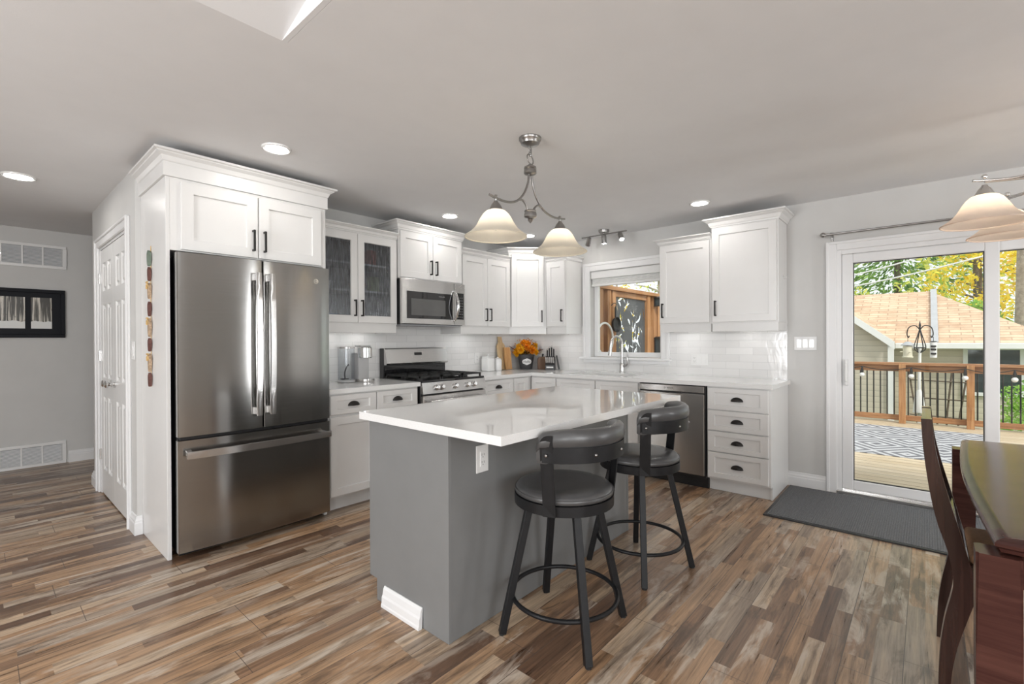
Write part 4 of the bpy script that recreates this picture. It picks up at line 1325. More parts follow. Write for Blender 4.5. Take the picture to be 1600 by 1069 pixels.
SHADE = [(.036, 0), (.052, -.007), (.068, -.022), (.081, -.042), (.092, -.062), (.102, -.080), (.115, -.098), (.134, -.115), (.152, -.128), (.163, -.136), (.162, -.140)]
def shade_set(t, c, mat, metal, top=0.0, group=None):
    """socket cup, bell shade, rim lip and bulb hung at c (c.z is where the shade begins)"""
    x, y, z = c
    bm = BM(); lathe(bm, [(0, .048), (.010, .048), (.014, .040), (.024, .028), (.034, .008), (.040, -.006), (.036, -.010), (0, -.010)], c, 24); part('socket_cup', bm, metal, t, smooth=1)
    bm = BM(); lathe(bm, SHADE, c, 48); s = part('lamp_shade', bm, mat, t, smooth=1)
    bm = BM(); tube(bm, [(x + .162 * math.cos(2 * PI * k / 48), y + .162 * math.sin(2 * PI * k / 48), z - .138) for k in range(48)], .0032, 8, closed=True); part('rim', bm, mat, s, smooth=1)
    bm = BM(); lathe(bm, [(0, -.018), (.013, -.018), (.015, -.032), (.025, -.050), (.027, -.064), (.020, -.080), (.009, -.088), (0, -.090)], c, 18); part('bulb', bm, 'bulb', t, smooth=1)
    bm = BM(); lathe(bm, [(0, -.090), (.004, -.091), (.006, -.096), (.004, -.104), (0, -.107)], c, 10); part('finial', bm, metal, t, smooth=1)
    return s

ch = thing('pendant_light', 'two-shade nickel pendant light hanging over the grey island', 'pendant light', (2.086, 1.689, 1.76))
zb = -1.76
bm = BM(); lathe(bm, [(0, ZC + zb - .046), (.016, ZC + zb - .046), (.030, ZC + zb - .040), (.052, ZC + zb - .034), (.056, ZC + zb - .022), (.060, ZC + zb - .016), (.064, ZC + zb - .010), (.064, ZC + zb - .0005), (0, ZC + zb - .0005)], seg=32)
part('canopy', bm, 'nickel', ch, smooth=40)
bm = BM(); tube(bm, [(.010 * math.cos(2 * PI * k / 16), 0, 2.338 + zb + .020 * math.sin(2 * PI * k / 16)) for k in range(16)], .003, 8, closed=True); part('chain_link', bm, 'nickel', ch, smooth=1)
bm = BM(); tube(bm, [(0, .008 * math.cos(2 * PI * k / 16), 2.315 + zb + .018 * math.sin(2 * PI * k / 16)) for k in range(16)], .003, 8, closed=True); part('chain_link', bm, 'nickel', ch, smooth=1)
bm = BM(); tube(bm, [(.026 * math.cos(2 * PI * k / 24), .006 * math.sin(2 * PI * k / 24), 2.280 + zb + .030 * math.sin(2 * PI * k / 24)) for k in range(24)], .0035, 8, closed=True); part('loop', bm, 'nickel', ch, smooth=1)
bm = BM(); lathe(bm, [(0, 2.252 + zb), (.012, 2.250 + zb), (.020, 2.240 + zb), (.034, 2.236 + zb), (.036, 2.226 + zb), (.033, 2.222 + zb), (.036, 2.218 + zb), (.036, 2.200 + zb), (.030, 2.194 + zb), (.012, 2.190 + zb), (0, 2.186 + zb)], seg=28); part('upper_hub', bm, 'nickel', ch, smooth=40)
bm = BM(); lathe(bm, [(0, 1.992 + zb), (.034, 1.990 + zb), (.036, 1.985 + zb), (.033, 1.978 + zb), (.036, 1.972 + zb), (.036, 1.954 + zb), (.030, 1.949 + zb), (.012, 1.944 + zb), (.016, 1.938 + zb), (.012, 1.930 + zb), (.005, 1.922 + zb), (0, 1.916 + zb)], seg=28); part('lower_hub', bm, 'nickel', ch, smooth=40)
def bez(p, n=20):
    """Catmull-Rom through the points"""
    P = [Vector(q) for q in p]
    P = [P[0] * 2 - P[1]] + P + [P[-1] * 2 - P[-2]]
    out = []
    for i in range(1, len(P) - 2):
        for k in range(n if i == len(P) - 3 else n):
            u = k / n
            out.append(0.5 * ((2 * P[i]) + (P[i + 1] - P[i - 1]) * u + (2 * P[i - 1] - 5 * P[i] + 4 * P[i + 1] - P[i + 2]) * u * u + (3 * P[i] - P[i - 1] - 3 * P[i + 1] + P[i + 2]) * u ** 3))
    out.append(P[-2])
    return out
for s in (-1, 1):
    bm = BM(); tube(bm, bez([(s * .012, 0, 2.195 + zb), (s * .024, 0, 2.135 + zb), (s * .060, 0, 2.070 + zb), (s * .120, 0, 2.018 + zb), (s * .20, 0, 1.996 + zb), (s * .286, 0, 1.998 + zb), (s * .335, 0, 2.005 + zb)], 6), .0065, 10)
    a = part('arm', bm, 'nickel', ch, smooth=1)
    bm = BM(); tube(bm, bez([(s * .105, 0, 2.028 + zb), (s * .070, 0, 2.034 + zb), (s * .038, 0, 2.012 + zb), (s * .026, 0, 1.985 + zb)], 6), .006, 10); part('scroll', bm, 'nickel', a, smooth=1)
    bm = BM(); lathe(bm, [(0, 2.016 + zb), (.007, 2.014 + zb), (.009, 2.008 + zb), (.005, 2.002 + zb), (.005, 1.97 + zb), (0, 1.97 + zb)], (s * .286, 0, 0), 14); part('knob', bm, 'nickel', a, smooth=1)
    shade_set(ch, (s * .286, 0, 1.934 + zb), 'shade_cream', 'nickel')

c2 = thing('chandelier', 'five-arm pale nickel chandelier with peach glass shades over the dining table', 'chandelier', (3.40, -.60, 1.785))
zb = -1.785
bm = BM(); lathe(bm, [(0, ZC + zb - .045), (.03, ZC + zb - .042), (.06, ZC + zb - .02), (.065, ZC + zb - .0005), (0, ZC + zb - .0005)], seg=28); part('canopy', bm, 'pewter', c2, smooth=40)
bm = BM(); tube(bm, [(0, 0, ZC + zb - .04), (0, 0, 2.20 + zb)], .006, 10); part('stem', bm, 'pewter', c2, smooth=1)
bm = BM(); lathe(bm, [(0, 2.23 + zb), (.03, 2.22 + zb), (.036, 2.19 + zb), (.03, 2.16 + zb), (.014, 2.14 + zb), (.014, 2.03 + zb), (.032, 2.01 + zb), (.034, 1.985 + zb), (.02, 1.965 + zb), (.008, 1.94 + zb), (0, 1.925 + zb)], seg=28); part('column', bm, 'pewter', c2, smooth=40)
for k in range(5):
    a = math.radians(112 - 72 * k)
    ca, sa = math.cos(a), math.sin(a)
    R = .42
    bm = BM(); tube(bm, bez([(.02 * ca, .02 * sa, 2.19 + zb), (.07 * ca, .07 * sa, 2.13 + zb), (.17 * ca, .17 * sa, 2.055 + zb), (.30 * ca, .30 * sa, 2.022 + zb), (R * ca, R * sa, 2.020 + zb), ((R + .045) * ca, (R + .045) * sa, 2.024 + zb)], 6), .0065, 10)
    am = part('arm', bm, 'pewter', c2, smooth=1)
    bm = BM(); tube(bm, bez([(.03 * ca, .03 * sa, 1.99 + zb), (.12 * ca, .12 * sa, 2.025 + zb), (.22 * ca, .22 * sa, 2.015 + zb), (R * ca, R * sa, 2.012 + zb)], 6), .005, 8); part('brace', bm, 'pewter', am, smooth=1)
    bm = BM(); sphere(bm, (R * ca, R * sa, 2.038 + zb), .0125, 12); part('knob', bm, 'chrome', am, smooth=1)
    shade_set(c2, (R * ca, R * sa, 1.950 + zb), 'shade_peach', 'pewter')

tl = thing('track_light', 'three-head nickel track light on the ceiling before the sink window', 'track light', (4.34, 2.53, ZC - .16))
zb = -(ZC - .16)
bm = BM(); lathe(bm, [(0, ZC + zb - .034), (.04, ZC + zb - .034), (.052, ZC + zb - .026), (.056, ZC + zb - .004), (.056, ZC + zb - .0005), (0, ZC + zb - .0005)], seg=28); part('canopy', bm, 'nickel', tl, smooth=40)
bm = BM(); tube(bm, [(0, -.26, ZC + zb - .046), (0, .27, ZC + zb - .046)], .007, 10); tube(bm, [(0, 0, ZC + zb - .034), (0, 0, ZC + zb - .048)], .010, 10); part('bar', bm, 'nickel', tl, smooth=1)
for y, d in ((.185, Vector((.35, .45, -.82))), (.0, Vector((.10, 0, -1))), (-.19, Vector((-.35, -.45, -.82)))):
    d.normalize()
    b0 = Vector((0, y, ZC + zb - .046)); p0 = b0 + Vector((0, 0, -.035))
    bm = BM(); tube(bm, [b0, p0], .005, 8); tube(bm, [p0 - d * .035, p0 - d * .028, p0 - d * .02, p0 + d * .055, p0 + d * .060], [.010, .022, .024, .026, .026], 18); h = part('spot_head', bm, 'nickel', tl, smooth=40)
    bm = BM(); tube(bm, [p0 + d * .0595, p0 + d * .0625], [.022, .018], 16); part('lens', bm, 'spot_lens', h)

# ================================================================== hall and left side
def vent(label, x0, x1, z0, z1, panels):
    t = thing('air_vent', label, 'vent', ((x0 + x1) / 2, YH - .0005, z0))
    w, h = x1 - x0, z1 - z0
    bm = BM()
    box(bm, -w / 2, w / 2, -.014, 0, .0005, .030, .003); box(bm, -w / 2, w / 2, -.014, 0, h - .030, h, .003)
    box(bm, -w / 2, -w / 2 + .03, -.014, 0, .03, h - .03); box(bm, w / 2 - .03, w / 2, -.014, 0, .03, h - .03)
    pw = (w - .06) / panels
    for k in range(1, panels): box(bm, -w / 2 + .03 + k * pw - .006, -w / 2 + .03 + k * pw + .006, -.011, 0, .03, h - .03)
    part('frame', bm, 'ceramic', t)
    for k in range(panels):
        bm = BM(); a, b = -w / 2 + .03 + k * pw + .006, -w / 2 + .03 + (k + 1) * pw - .006
        n = 14
        for i in range(n):
            z = .032 + (h - .066) * i / n
            q = (h - .066) / n
            prism(bm, [(-.009, z), (-.004, z + q * .52), (-.003, z + q * .52), (-.008, z)], a, b, 'X')
        lp = part('louver_panel', bm, 'trim', t)
        bm = BM(); box(bm, a, b, -.0012, 0, .03, h - .03); part('gap_shade', bm, 'grey_metal', lp)  # grey sheet standing for the dark between the slats
    return t
vent('white louvered return air vent high on the hall wall, above the picture', -.15, .641, 2.012, 2.252, 5)
vent('white louvered air vent at floor level on the hall wall, under the picture', -.32, .628, .001, .234, 6)

def birch(name):
    t = NT(name)
    c = t.coord()
    sep = t.n('ShaderNodeSeparateXYZ'); t.l(c, sep.inputs[0])
    Z = sep.outputs['Z']
    k = t.noise(t.mapping(c, (46, 1, 1.6)), 1, 3, 0.6)
    k2 = t.noise(t.mapping(c, (120, 1, 18)), 1, 3, 0.6)
    trunk = t.ramp(k, [(0.50, (0.05, 0.045, 0.035)), (0.56, (0.62, 0.58, 0.50)), (0.70, (0.75, 0.72, 0.66))])
    trunk = t.mix(t.ramp(k2, [(0.60, (0, 0, 0)), (0.66, (1, 1, 1))]), trunk, (0.10, 0.085, 0.065))
    sn = t.math('GREATER_THAN', t.math('MULTIPLY_ADD', t.noise(t.mapping(c, (14, 1, 1)), 1, 2), .05, -.105), Z)
    t.set(color=t.mix(sn, trunk, (0.78, 0.78, 0.76)), rough=0.3)
    return t.m
M['birch'] = birch('birch_wood_print')
pc = thing('framed_picture', 'dark framed triptych of snowy birch trunks on the hall wall', 'picture', (.147, YH - .0005, 1.548))
pw, ph = .96, .488
bm = BM()
for x0, x1, z0, z1 in ((-pw / 2, pw / 2, -ph / 2, -ph / 2 + .035), (-pw / 2, pw / 2, ph / 2 - .035, ph / 2), (-pw / 2, -pw / 2 + .035, -ph / 2 + .035, ph / 2 - .035), (pw / 2 - .035, pw / 2, -ph / 2 + .035, ph / 2 - .035)):
    box(bm, x0, x1, -.030, 0, z0, z1, .003)
NAVY = paint('navy_black', (0.007, 0.008, 0.012), 0.5, 0, .1, spec=0.2)
part('frame', bm, NAVY, pc)
bm = BM(); box(bm, -pw / 2 + .035, pw / 2 - .035, -.014, -.002, -ph / 2 + .035, ph / 2 - .035); mt = part('mat_board', bm, NAVY, pc)
for x0, x1 in ((-.380, -.230), (-.188, .188), (.230, .380)):
    bm = BM(); box(bm, x0, x1, -.0155, -.0135, -.152, .160); part('print', bm, 'birch', pc, label='birch forest print')

gl = thing('hanging_garland', 'garland of wooden hearts with raffia bows hanging on the fridge side panel', 'decoration', (.7235, 3.585, 1.0))
GR = paint('garland_leaf', (0.15, 0.19, 0.15), 0.7, 0, .2, 30); BRN = paint('garland_brown', (0.13, 0.055, 0.045), 0.7, 0, .3, 60); TAN = paint('garland_tan', (0.42, 0.30, 0.20), 0.7, 0, .4, 80); RAF = paint('raffia', (0.62, 0.42, 0.18), 0.8, 0, .2, 60)
def gz(y): return .821 - (y - 390) * .003929
bm = BM(); tube(bm, [(-.004, 0, gz(384)), (-.006, 0, gz(604))], .002, 6); part('cord', bm, RAF, gl)
def heart(za, zb_, w, tk):
    bm = BM(); n = 12; pts = []
    for k in range(n + 1):
        u = k / n; pts.append((w * (math.sin(PI * min(1, u * 1.02)) ** .55) * (1 - .45 * u), za + (zb_ - za) * u))
    poly = [(-a, b) for a, b in pts[::-1]][:-1] + pts[:-1]
    prism(bm, poly, -tk - .004, -.004, 'X', .004)
    return bm
part('wooden_leaf', heart(gz(391), gz(416), .022, .018), GR, gl)
for i, (a, b) in enumerate(((417, 439), (442, 467), (471, 494), (497, 526), (528, 549), (552, 581), (582, 604))):
    part('wooden_heart', heart(gz(a), gz(b), .018, .017), BRN if i % 2 == 0 else TAN, gl, label='dark brown heart' if i % 2 == 0 else 'tan heart')
for y in (444, 500, 556):
    bm = BM()
    for dy, dz in ((-.030, .010), (.026, .008), (-.034, -.022), (.020, -.028), (.0, -.03)):
        tube(bm, bez([(-.021, 0, gz(y)), (-.026, dy * .5, gz(y) + dz * .5 + .010), (-.024, dy, gz(y) + dz)], 5), .0028, 6)
    part('raffia_bow', bm, RAF, gl)

# ================================================================== things on the worktops
ZT = .9055
cm = thing('coffee_maker', 'clear-tank single-serve coffee maker on the worktop beside the fridge', 'coffee maker', (2.155, 3.70, ZT))
GRY = paint('grey_plastic', (0.46, 0.46, 0.46), 0.4, 0, .05)
bm = BM(); lathe(bm, [(0, 0), (.078, 0), (.080, .006), (.078, .024), (0, .026)], (.075, -.045, 0), 28); part('drip_tray', bm, 'steel_light', cm, smooth=30)
bm = BM(); box(bm, .010, .115, -.050, .075, .012, .245, .012, 3); part('body', bm, GRY, cm, smooth=30)
bm = BM(); lathe(bm, [(0, .205), (.058, .205), (.062, .210), (.062, .290), (.056, .300), (0, .302)], (.075, -.040, 0), 28); part('brew_head', bm, 'chrome', cm, smooth=30)
bm = BM(); box(bm, .025, .125, -.062, .035, .299, .314, .006, 2); part('lid', bm, GRY, cm)
bm = BM(); lathe(bm, [(.066, .020), (.068, .020), (.068, .285), (.066, .285)], (-.075, .0, 0), 28, closed=True); wt = part('water_tank', bm, 'clear', cm, smooth=30, label='clear plastic water tank')
bm = BM(); lathe(bm, [(0, .004), (.070, .004), (.072, .022), (0, .024)], (-.075, 0, 0), 28); part('tank_base', bm, GRY, wt, smooth=30)
bm = BM(); lathe(bm, [(0, .286), (.070, .286), (.070, .300), (0, .304)], (-.075, 0, 0), 28); part('tank_lid', bm, 'steel_light', wt, smooth=30)
bm = BM(); tube(bm, bez([(-.085, 0, .03), (-.088, .0, .08), (-.070, 0, .13), (-.050, 0, .15)], 6), .006, 8); box(bm, -.12, -.06, -.02, .02, .025, .034, .003); part('inlet_tube', bm, 'dark_plastic', wt, smooth=1)

cn = thing('canister', 'square white ceramic canister with a knobbed lid on the worktop right of the range', 'canister', (3.868, 3.765, ZT))
bm = BM(); box(bm, -.055, .055, -.055, .055, 0, .150, .010, 3); part('jar', bm, 'ceramic', cn, smooth=40)
bm = BM(); box(bm, -.050, .050, -.050, .050, .1502, .170, .006, 2); lathe(bm, [(0, .198), (.010, .196), (.013, .188), (.008, .178), (.012, .170), (0, .170)], (0, 0, 0), 16); part('lid', bm, 'ceramic', cn, smooth=40)
cn = thing('canister', 'smaller round white ceramic canister beside the square white one', 'canister', (4.010, 3.745, ZT))
bm = BM(); lathe(bm, [(0, 0), (.044, 0), (.048, .006), (.048, .118), (.040, .130), (0, .130)], seg=28); part('jar', bm, 'ceramic', cn, smooth=40)
bm = BM(); lathe(bm, [(0, .160), (.009, .158), (.011, .152), (.007, .146), (.036, .142), (.042, .136), (.042, .1305), (0, .1305)], seg=24); part('lid', bm, 'ceramic', cn, smooth=40)

def lean_board(label, x, ybase, w, h, hw, hh, mat, lean, th=.018):
    poly = [(-w / 2, 0), (w / 2, 0), (w / 2, h * .72)]
    poly += [(w / 2 - (w / 2 - hw) * (k / 6), h * .72 + h * .10 * math.sin(PI / 2 * k / 6)) for k in range(1, 7)]
    poly += [(hw, h), (-hw, h)]
    poly += [(-(w / 2 - (w / 2 - hw) * (k / 6)), h * .72 + h * .10 * math.sin(PI / 2 * k / 6)) for k in range(6, 0, -1)] + [(-w / 2, h * .72)]
    bm = BM(); prism(bm, poly, 0, th, 'Y', .003)
    m = Matrix.Rotation(-lean, 3, 'X')
    for v in bm.verts: v.co = m @ v.co + Vector((x, ybase, ZT + .004))
    return single('cutting_board', bm, mat, label, 'cutting board')
lean_board('tall pale paddle cutting board leaning on the tiles behind the white canisters', 4.150, 3.775, .135, .395, .030, .1, 'board_pale', math.radians(9))
lean_board('shorter warm-toned cutting board standing before the tall pale one', 4.205, 3.735, .105, .265, .050, .1, 'board_warm', math.radians(8))

fp_ = thing('flower_pot', 'dark grey pot with a white name badge holding an autumn arrangement', 'pot', (4.44, 3.675, ZT), -PI / 4 + .03)
bm = BM(); lathe(bm, [(0, 0), (.072, 0), (.076, .004), (.100, .160), (.106, .162), (.106, .172), (.097, .172), (.090, .150), (0, .150)], seg=32); part('pot', bm, paint('charcoal_pot', (0.055, 0.055, 0.058), 0.5, 0, .08), fp_, smooth=40)
bm = BM()
pl = [(-.062, 0), (-.050, .022), (-.028, .030), (0, .040), (.028, .030), (.050, .022), (.062, 0), (.050, -.022), (.028, -.030), (0, -.040), (-.028, -.030), (-.050, -.022)]
f0 = []
for dz in (0, .003):
    lp = []
    for u, w in pl:
        z = .092 + w; r = .076 + .024 * z / .16 + .0012 + dz
        a = u / r
        lp.append(bm.verts.new((r * math.sin(a), -r * math.cos(a), z)))
    f0.append(lp)
bm.faces.new(f0[0]); bm.faces.new(f0[1][::-1])
for k in range(len(pl)): bm.faces.new((f0[0][k], f0[0][(k + 1) % len(pl)], f0[1][(k + 1) % len(pl)], f0[1][k]))
bmesh.ops.triangulate(bm, faces=[q for q in bm.faces if len(q.verts) > 4])
bd = part('badge', bm, 'ceramic', fp_)
g = text_bm('Hello', .040, .0006)
for v in g.verts:
    z = .092 + v.co.z; r = .076 + .024 * z / .16 + .0050 - v.co.y
    a = v.co.x / r; v.co = Vector((r * math.sin(a), -r * math.cos(a), z))
part('lettering', g, 'black', bd)
fl = thing('flower_arrangement', 'orange and yellow autumn flowers and leaves in the dark grey pot', 'flowers', (4.44, 3.675, ZT + .152))
rnd = random.Random(3)
ORG = leaf('orange_petals', (0.72, 0.20, 0.01), (0.95, 0.50, 0.05)); YEL = leaf('golden_petals', (0.85, 0.42, 0.01), (1.0, 0.68, 0.06)); DKR = leaf('rust_sprigs', (0.42, 0.13, 0.02), (0.88, 0.46, 0.12)); GRN = leaf('olive_leaves', (0.08, 0.09, 0.02), (0.24, 0.22, 0.05))
def petal_disc(bm, c, nrm, R, layers=3, n=12):
    nrm = Vector(nrm).normalized(); u = nrm.orthogonal().normalized(); v = nrm.cross(u)
    c = Vector(c)
    for L in range(layers):
        rr = R * (1 - L * .25); lift = R * (.10 + .22 * L)
        for k in range(n):
            a = 2 * PI * (k + .5 * L) / n
            d = u * math.cos(a) + v * math.sin(a); sd = nrm.cross(d)
            w = rr * .30
            p = [c, c + d * rr * .55 + sd * w + nrm * lift * .6, c + d * rr + nrm * lift, c + d * rr * .55 - sd * w + nrm * lift * .6]
            bm.faces.new([bm.verts.new(q) for q in p])
cd = Vector((-.70, -.70, .25))
for i, (a, e, r, R, mt_) in enumerate(((-.6, .10, .115, .050, YEL), (.55, .12, .11, .055, ORG), (-.05, .45, .10, .050, ORG), (-.9, .42, .12, .045, YEL), (.95, -.10, .13, .040, YEL), (.2, .95, .10, .045, ORG), (-.4, .9, .12, .045, ORG), (1.2, .5, .12, .045, YEL), (-1.1, -.15, .12, .055, YEL))):
    th = math.radians(225) + a
    d = Vector((math.cos(th) * math.cos(e), math.sin(th) * math.cos(e), math.sin(e)))
    bm = BM(); petal_disc(bm, d * r * 1.08 + Vector((0, 0, .07)), d + Vector((0, 0, .15)), R * 1.22, 4, 11); part('bloom', bm, mt_, fl)
bm = BM()
for k in range(170):
    th, e = rnd.uniform(0, 2 * PI), rnd.uniform(.1, 1.5)
    d = Vector((math.cos(th) * math.cos(e), math.sin(th) * math.cos(e), math.sin(e)))
    L = rnd.uniform(.10, .20)
    p = d * L + Vector((0, 0, .02)); s = d.orthogonal().normalized() * .004
    q = d * (L * .3) + Vector((0, 0, .02))
    bm.faces.new([bm.verts.new(x) for x in (q - s * .5, q + s * .5, p + s, p - s)])
    for j in range(3):
        c_ = p + Vector([rnd.uniform(-.014, .014) for _ in range(3)]); u = Vector([rnd.uniform(-1, 1) for _ in range(3)]).normalized() * .009; w = u.orthogonal().normalized() * .006
        bm.faces.new([bm.verts.new(x) for x in (c_ - u, c_ + w, c_ + u, c_ - w)])
part('sprigs', bm, DKR, fl)
bm = BM()
for k in range(90):
    th, e = rnd.uniform(0, 2 * PI), rnd.uniform(-.3, .9)
    d = Vector((math.cos(th) * math.cos(e), math.sin(th) * math.cos(e), math.sin(e)))
    c_ = d * rnd.uniform(.05, .13) + Vector((0, 0, .05)); u = (d + Vector([rnd.uniform(-.6, .6) for _ in range(3)])).normalized() * .028; w = u.orthogonal().normalized() * .012
    bm.faces.new([bm.verts.new(x) for x in (c_ - u, c_ + w, c_ + u, c_ - w)])
part('leaves', bm, GRN, fl)
bm = BM()
for sgn in (-1, 1):
    for k in range(3):
        e0 = Vector((.70 * sgn, -.70 * sgn, 0)); b = Vector((0, 0, .04)) + e0 * .05
        tube(bm, bez([b, b + e0 * .06 + Vector((0, 0, .03)), b + e0 * (.12 + .02 * k) + Vector((-.01, -.01, .05 + .02 * k if sgn < 0 else .02 + .012 * k))], 5), [.004] * 10 + [.002], 6)
part('twigs', bm, BRN, fl)

bw = thing('wood_block', 'brown wooden block between the flower pot and the black knife block', 'block', (4.535, 3.500, ZT), -PI / 4)
bm = BM(); prism(bm, [(-.055, 0), (.055, 0), (.055, .125), (.030, .150), (-.035, .150), (-.055, .130)], -.035, .035, 'Y', .004); part('block', bm, 'board_brown', bw)
bm = BM(); tube(bm, [(.005, 0, .145), (.010, 0, .185)], [.010, .012], 10); part('knife_handle', bm, 'black', bw, smooth=1)
kb = thing('knife_block', 'black knife block full of steel-tipped knives, left of the sink', 'knife block', (4.465, 3.325, ZT), -PI / 3)
bm = BM(); prism(bm, [(-.060, 0), (.055, 0), (.080, .105), (.060, .150), (-.010, .160), (-.055, .060)], -.055, .055, 'X', .004)
part('block', bm, 'black', kb)
bm = BM(); box(bm, -.040, .040, -.0615, -.0585, .026, .042); part('name_plate', bm, 'ceramic', kb)
for i in range(5):
    x = -.042 + i * .021
    bm = BM(); bar(bm, (x, -.040, .085), (x, -.085, .150), .012, .016, (1, 0, 0), .002); h_ = part('steak_knife_handle', bm, 'pewter', kb)
for i, (x, y, L) in enumerate(((-.035, .0, .105), (-.012, .02, .13), (.014, .015, .14), (.038, .02, .12))):
    bm = BM(); bar(bm, (x, y, .145), (x + .004, y - .030, .145 + L * .9), .016, .024, (0, 1, 0), .004); h_ = part('knife_handle', bm, 'dark_plastic', kb)
    bm = BM(); bar(bm, (x + .0036, y - .027, .145 + L * .84), (x + .0045, y - .034, .145 + L * .98), .0165, .0245, (0, 1, 0), .004); part('steel_cap', bm, 'chrome', h_)
sc = thing('knife_sharpener', 'black-handled knife sharpener leaning on the right side of the knife block', 'sharpener', (4.520, 3.262, ZT), -PI / 3)
bm = BM(); bar(bm, (.02, 0, .004), (-.01, .01, .17), .018, .028, (0, 1, 0), .004); part('grip', bm, 'black', sc)
bm = BM(); bar(bm, (.012, -.001, .05), (-.0095, .008, .168), .019, .010, (0, 1, 0), .002); part('steel_strip', bm, 'pewter', sc)

# dishes behind the rippled glass
def dish(nm, prof, mat, label, x, y, z):
    bm = BM(); lathe(bm, prof, (x, y, z), 24); single(nm, bm, mat, label, nm.replace('_', ' '), smooth=40)
ZS = [UZ + .0165, UZ + .755 * .36 + .0165, UZ + .755 * .66 + .0165]
RED = paint('red_glaze', (0.45, 0.06, 0.04), 0.3, 0, .1); BLU = paint('blue_glaze', (0.10, 0.16, 0.34), 0.3, 0, .1); OLV = paint('green_glaze', (0.36, 0.44, 0.22), 0.3, 0, .1); ORG2 = paint('orange_glaze', (0.55, 0.26, 0.12), 0.3, 0, .1)
cup = [(0, 0), (.032, 0), (.040, .02), (.042, .095), (.038, .095), (.036, .02), (0, .012)]
bowl = [(0, 0), (.035, 0), (.06, .03), (.075, .07), (.071, .07), (.055, .032), (0, .014)]
jar = [(0, 0), (.050, 0), (.052, .006), (.052, .13), (.044, .145), (0, .147)]
dish('jar', jar, RED, 'red jar on the top shelf behind the right rippled glass door', 2.33, 3.72, ZS[2])
dish('bowl', bowl, ORG2, 'orange bowl on the middle shelf behind the right rippled glass door', 2.21, 3.74, ZS[1])
dish('jar', jar, OLV, 'green jar on the middle shelf behind the right rippled glass door', 2.37, 3.74, ZS[1])
dish('bowl', bowl, 'ceramic', 'white bowl on the middle shelf behind the left rippled glass door', 1.92, 3.74, ZS[1])
dish('cup', cup, BLU, 'blue cup on the lowest shelf behind the right rippled glass door', 2.22, 3.70, ZS[0])
dish('bowl', bowl, BLU, 'blue bowl on the lowest shelf behind the left rippled glass door', 1.95, 3.72, ZS[0])
dish('cup', cup, 'ceramic', 'white cup on the lowest shelf behind the right rippled glass door', 2.36, 3.70, ZS[0])

# ================================================================== patio-door side
bm = BM(); slab_cells(bm, [3.700, 4.590], [-.55, .880], lambda x, y: True, .0005, .010, .003)
dm = thing('door_mat', 'charcoal ribbed door mat in front of the patio door', 'mat', (4.145, .165, .0005))
for v in bm.verts: v.co -= Vector((4.145, .165, .0005))
part('border', bm, 'dark_plastic', dm)
bm = BM(); box(bm, -.425, .425, -.695, .695, .0095, .0125, .001); part('pile', bm, 'mat', dm)

rd = thing('curtain_rod', 'thin dark nickel curtain rod above the patio door', 'curtain rod', (4.56, -.35, 2.075))
bm = BM(); tube(bm, [(0, .955, .022), (0, -1.10, .022)], .0085, 12); part('rod', bm, 'nickel', rd, smooth=1)
for s in (.985, -1.13):
    bm = BM(); sphere(bm, (0, s, .022), .022, 16); tube(bm, [(0, s - .012 * (1 if s > 0 else -1), .022), (0, s - .032 * (1 if s > 0 else -1), .022)], [.010, .011], 12); part('finial', bm, 'nickel', rd, smooth=1)
for y in (.93, -1.06):
    bm = BM(); box(bm, .062, .0695, y - .010, y + .010, -.025, .045, .002); tube(bm, [(.066, y, .005), (.012, y, .005), (0, y, .010)], .005, 8); tube(bm, [(0, y - .006, .022), (0, y + .006, .022)], .013, 12); part('bracket', bm, 'nickel', rd)

# dining table ---------------------------------------------------------------------
tb = thing('dining_table', 'dark glossy wooden dining table with bowed edges and square legs', 'table', (2.49, -.68, 0))
tx, ty = 2.49, -.68
def outline(ins):
    """top outline: bowed long sides, cut corners where the legs stand proud"""
    x0, x1, y0, y1 = -.80 + ins, .80 - ins, -.57 + ins, .57 - ins
    p = []
    n = 16
    for k in range(n + 1):
        u = k / n; p.append((x0 + .012 + (x1 - x0 - .024) * u, y1 - .018 + .028 * math.sin(PI * u)))
    for k in range(9):
        u = k / 8; p.append((x1 - .01 + .02 * math.sin(PI * u), y1 - .035 + (y0 - y1 + .07) * u))
    for k in range(n + 1):
        u = k / n; p.append((x1 - .012 - (x1 - x0 - .024) * u, y0 + .018 - .028 * math.sin(PI * u)))
    for k in range(9):
        u = k / 8; p.append((x0 + .01 - .02 * math.sin(PI * u), y0 + .035 + (y1 - y0 - .07) * u))
    return p
bm = BM()
lv = [(0.030, .7500), (0.022, .7495), (0.004, .742), (0.0, .736), (0.0, .728), (.008, .722), (.012, .712), (.024, .706)]
rings = [[bm.verts.new((x, y, z)) for x, y in outline(i)] for i, z in lv]
for a, b in zip(rings[:-1], rings[1:]):
    for k in range(len(a)): bm.faces.new((a[k], a[(k + 1) % len(a)], b[(k + 1) % len(a)], b[k]))
bm.faces.new(rings[0]); bm.faces.new(rings[-1][::-1])
part('tabletop', bm, 'table_wood', tb, smooth=25)
bm = BM()
a, b = outline(.050), outline(.072)
for z0, z1 in ((.615, .7055),):
    L = [[bm.verts.new((x, y, z)) for x, y in P_] for P_, z in ((a, z0), (a, z1), (b, z1), (b, z0))]
    for i in range(4):
        p, q = L[i], L[(i + 1) % 4]
        for k in range(len(p)): bm.faces.new((p[k], p[(k + 1) % len(p)], q[(k + 1) % len(p)], q[k]))
part('apron', bm, 'table_wood', tb)
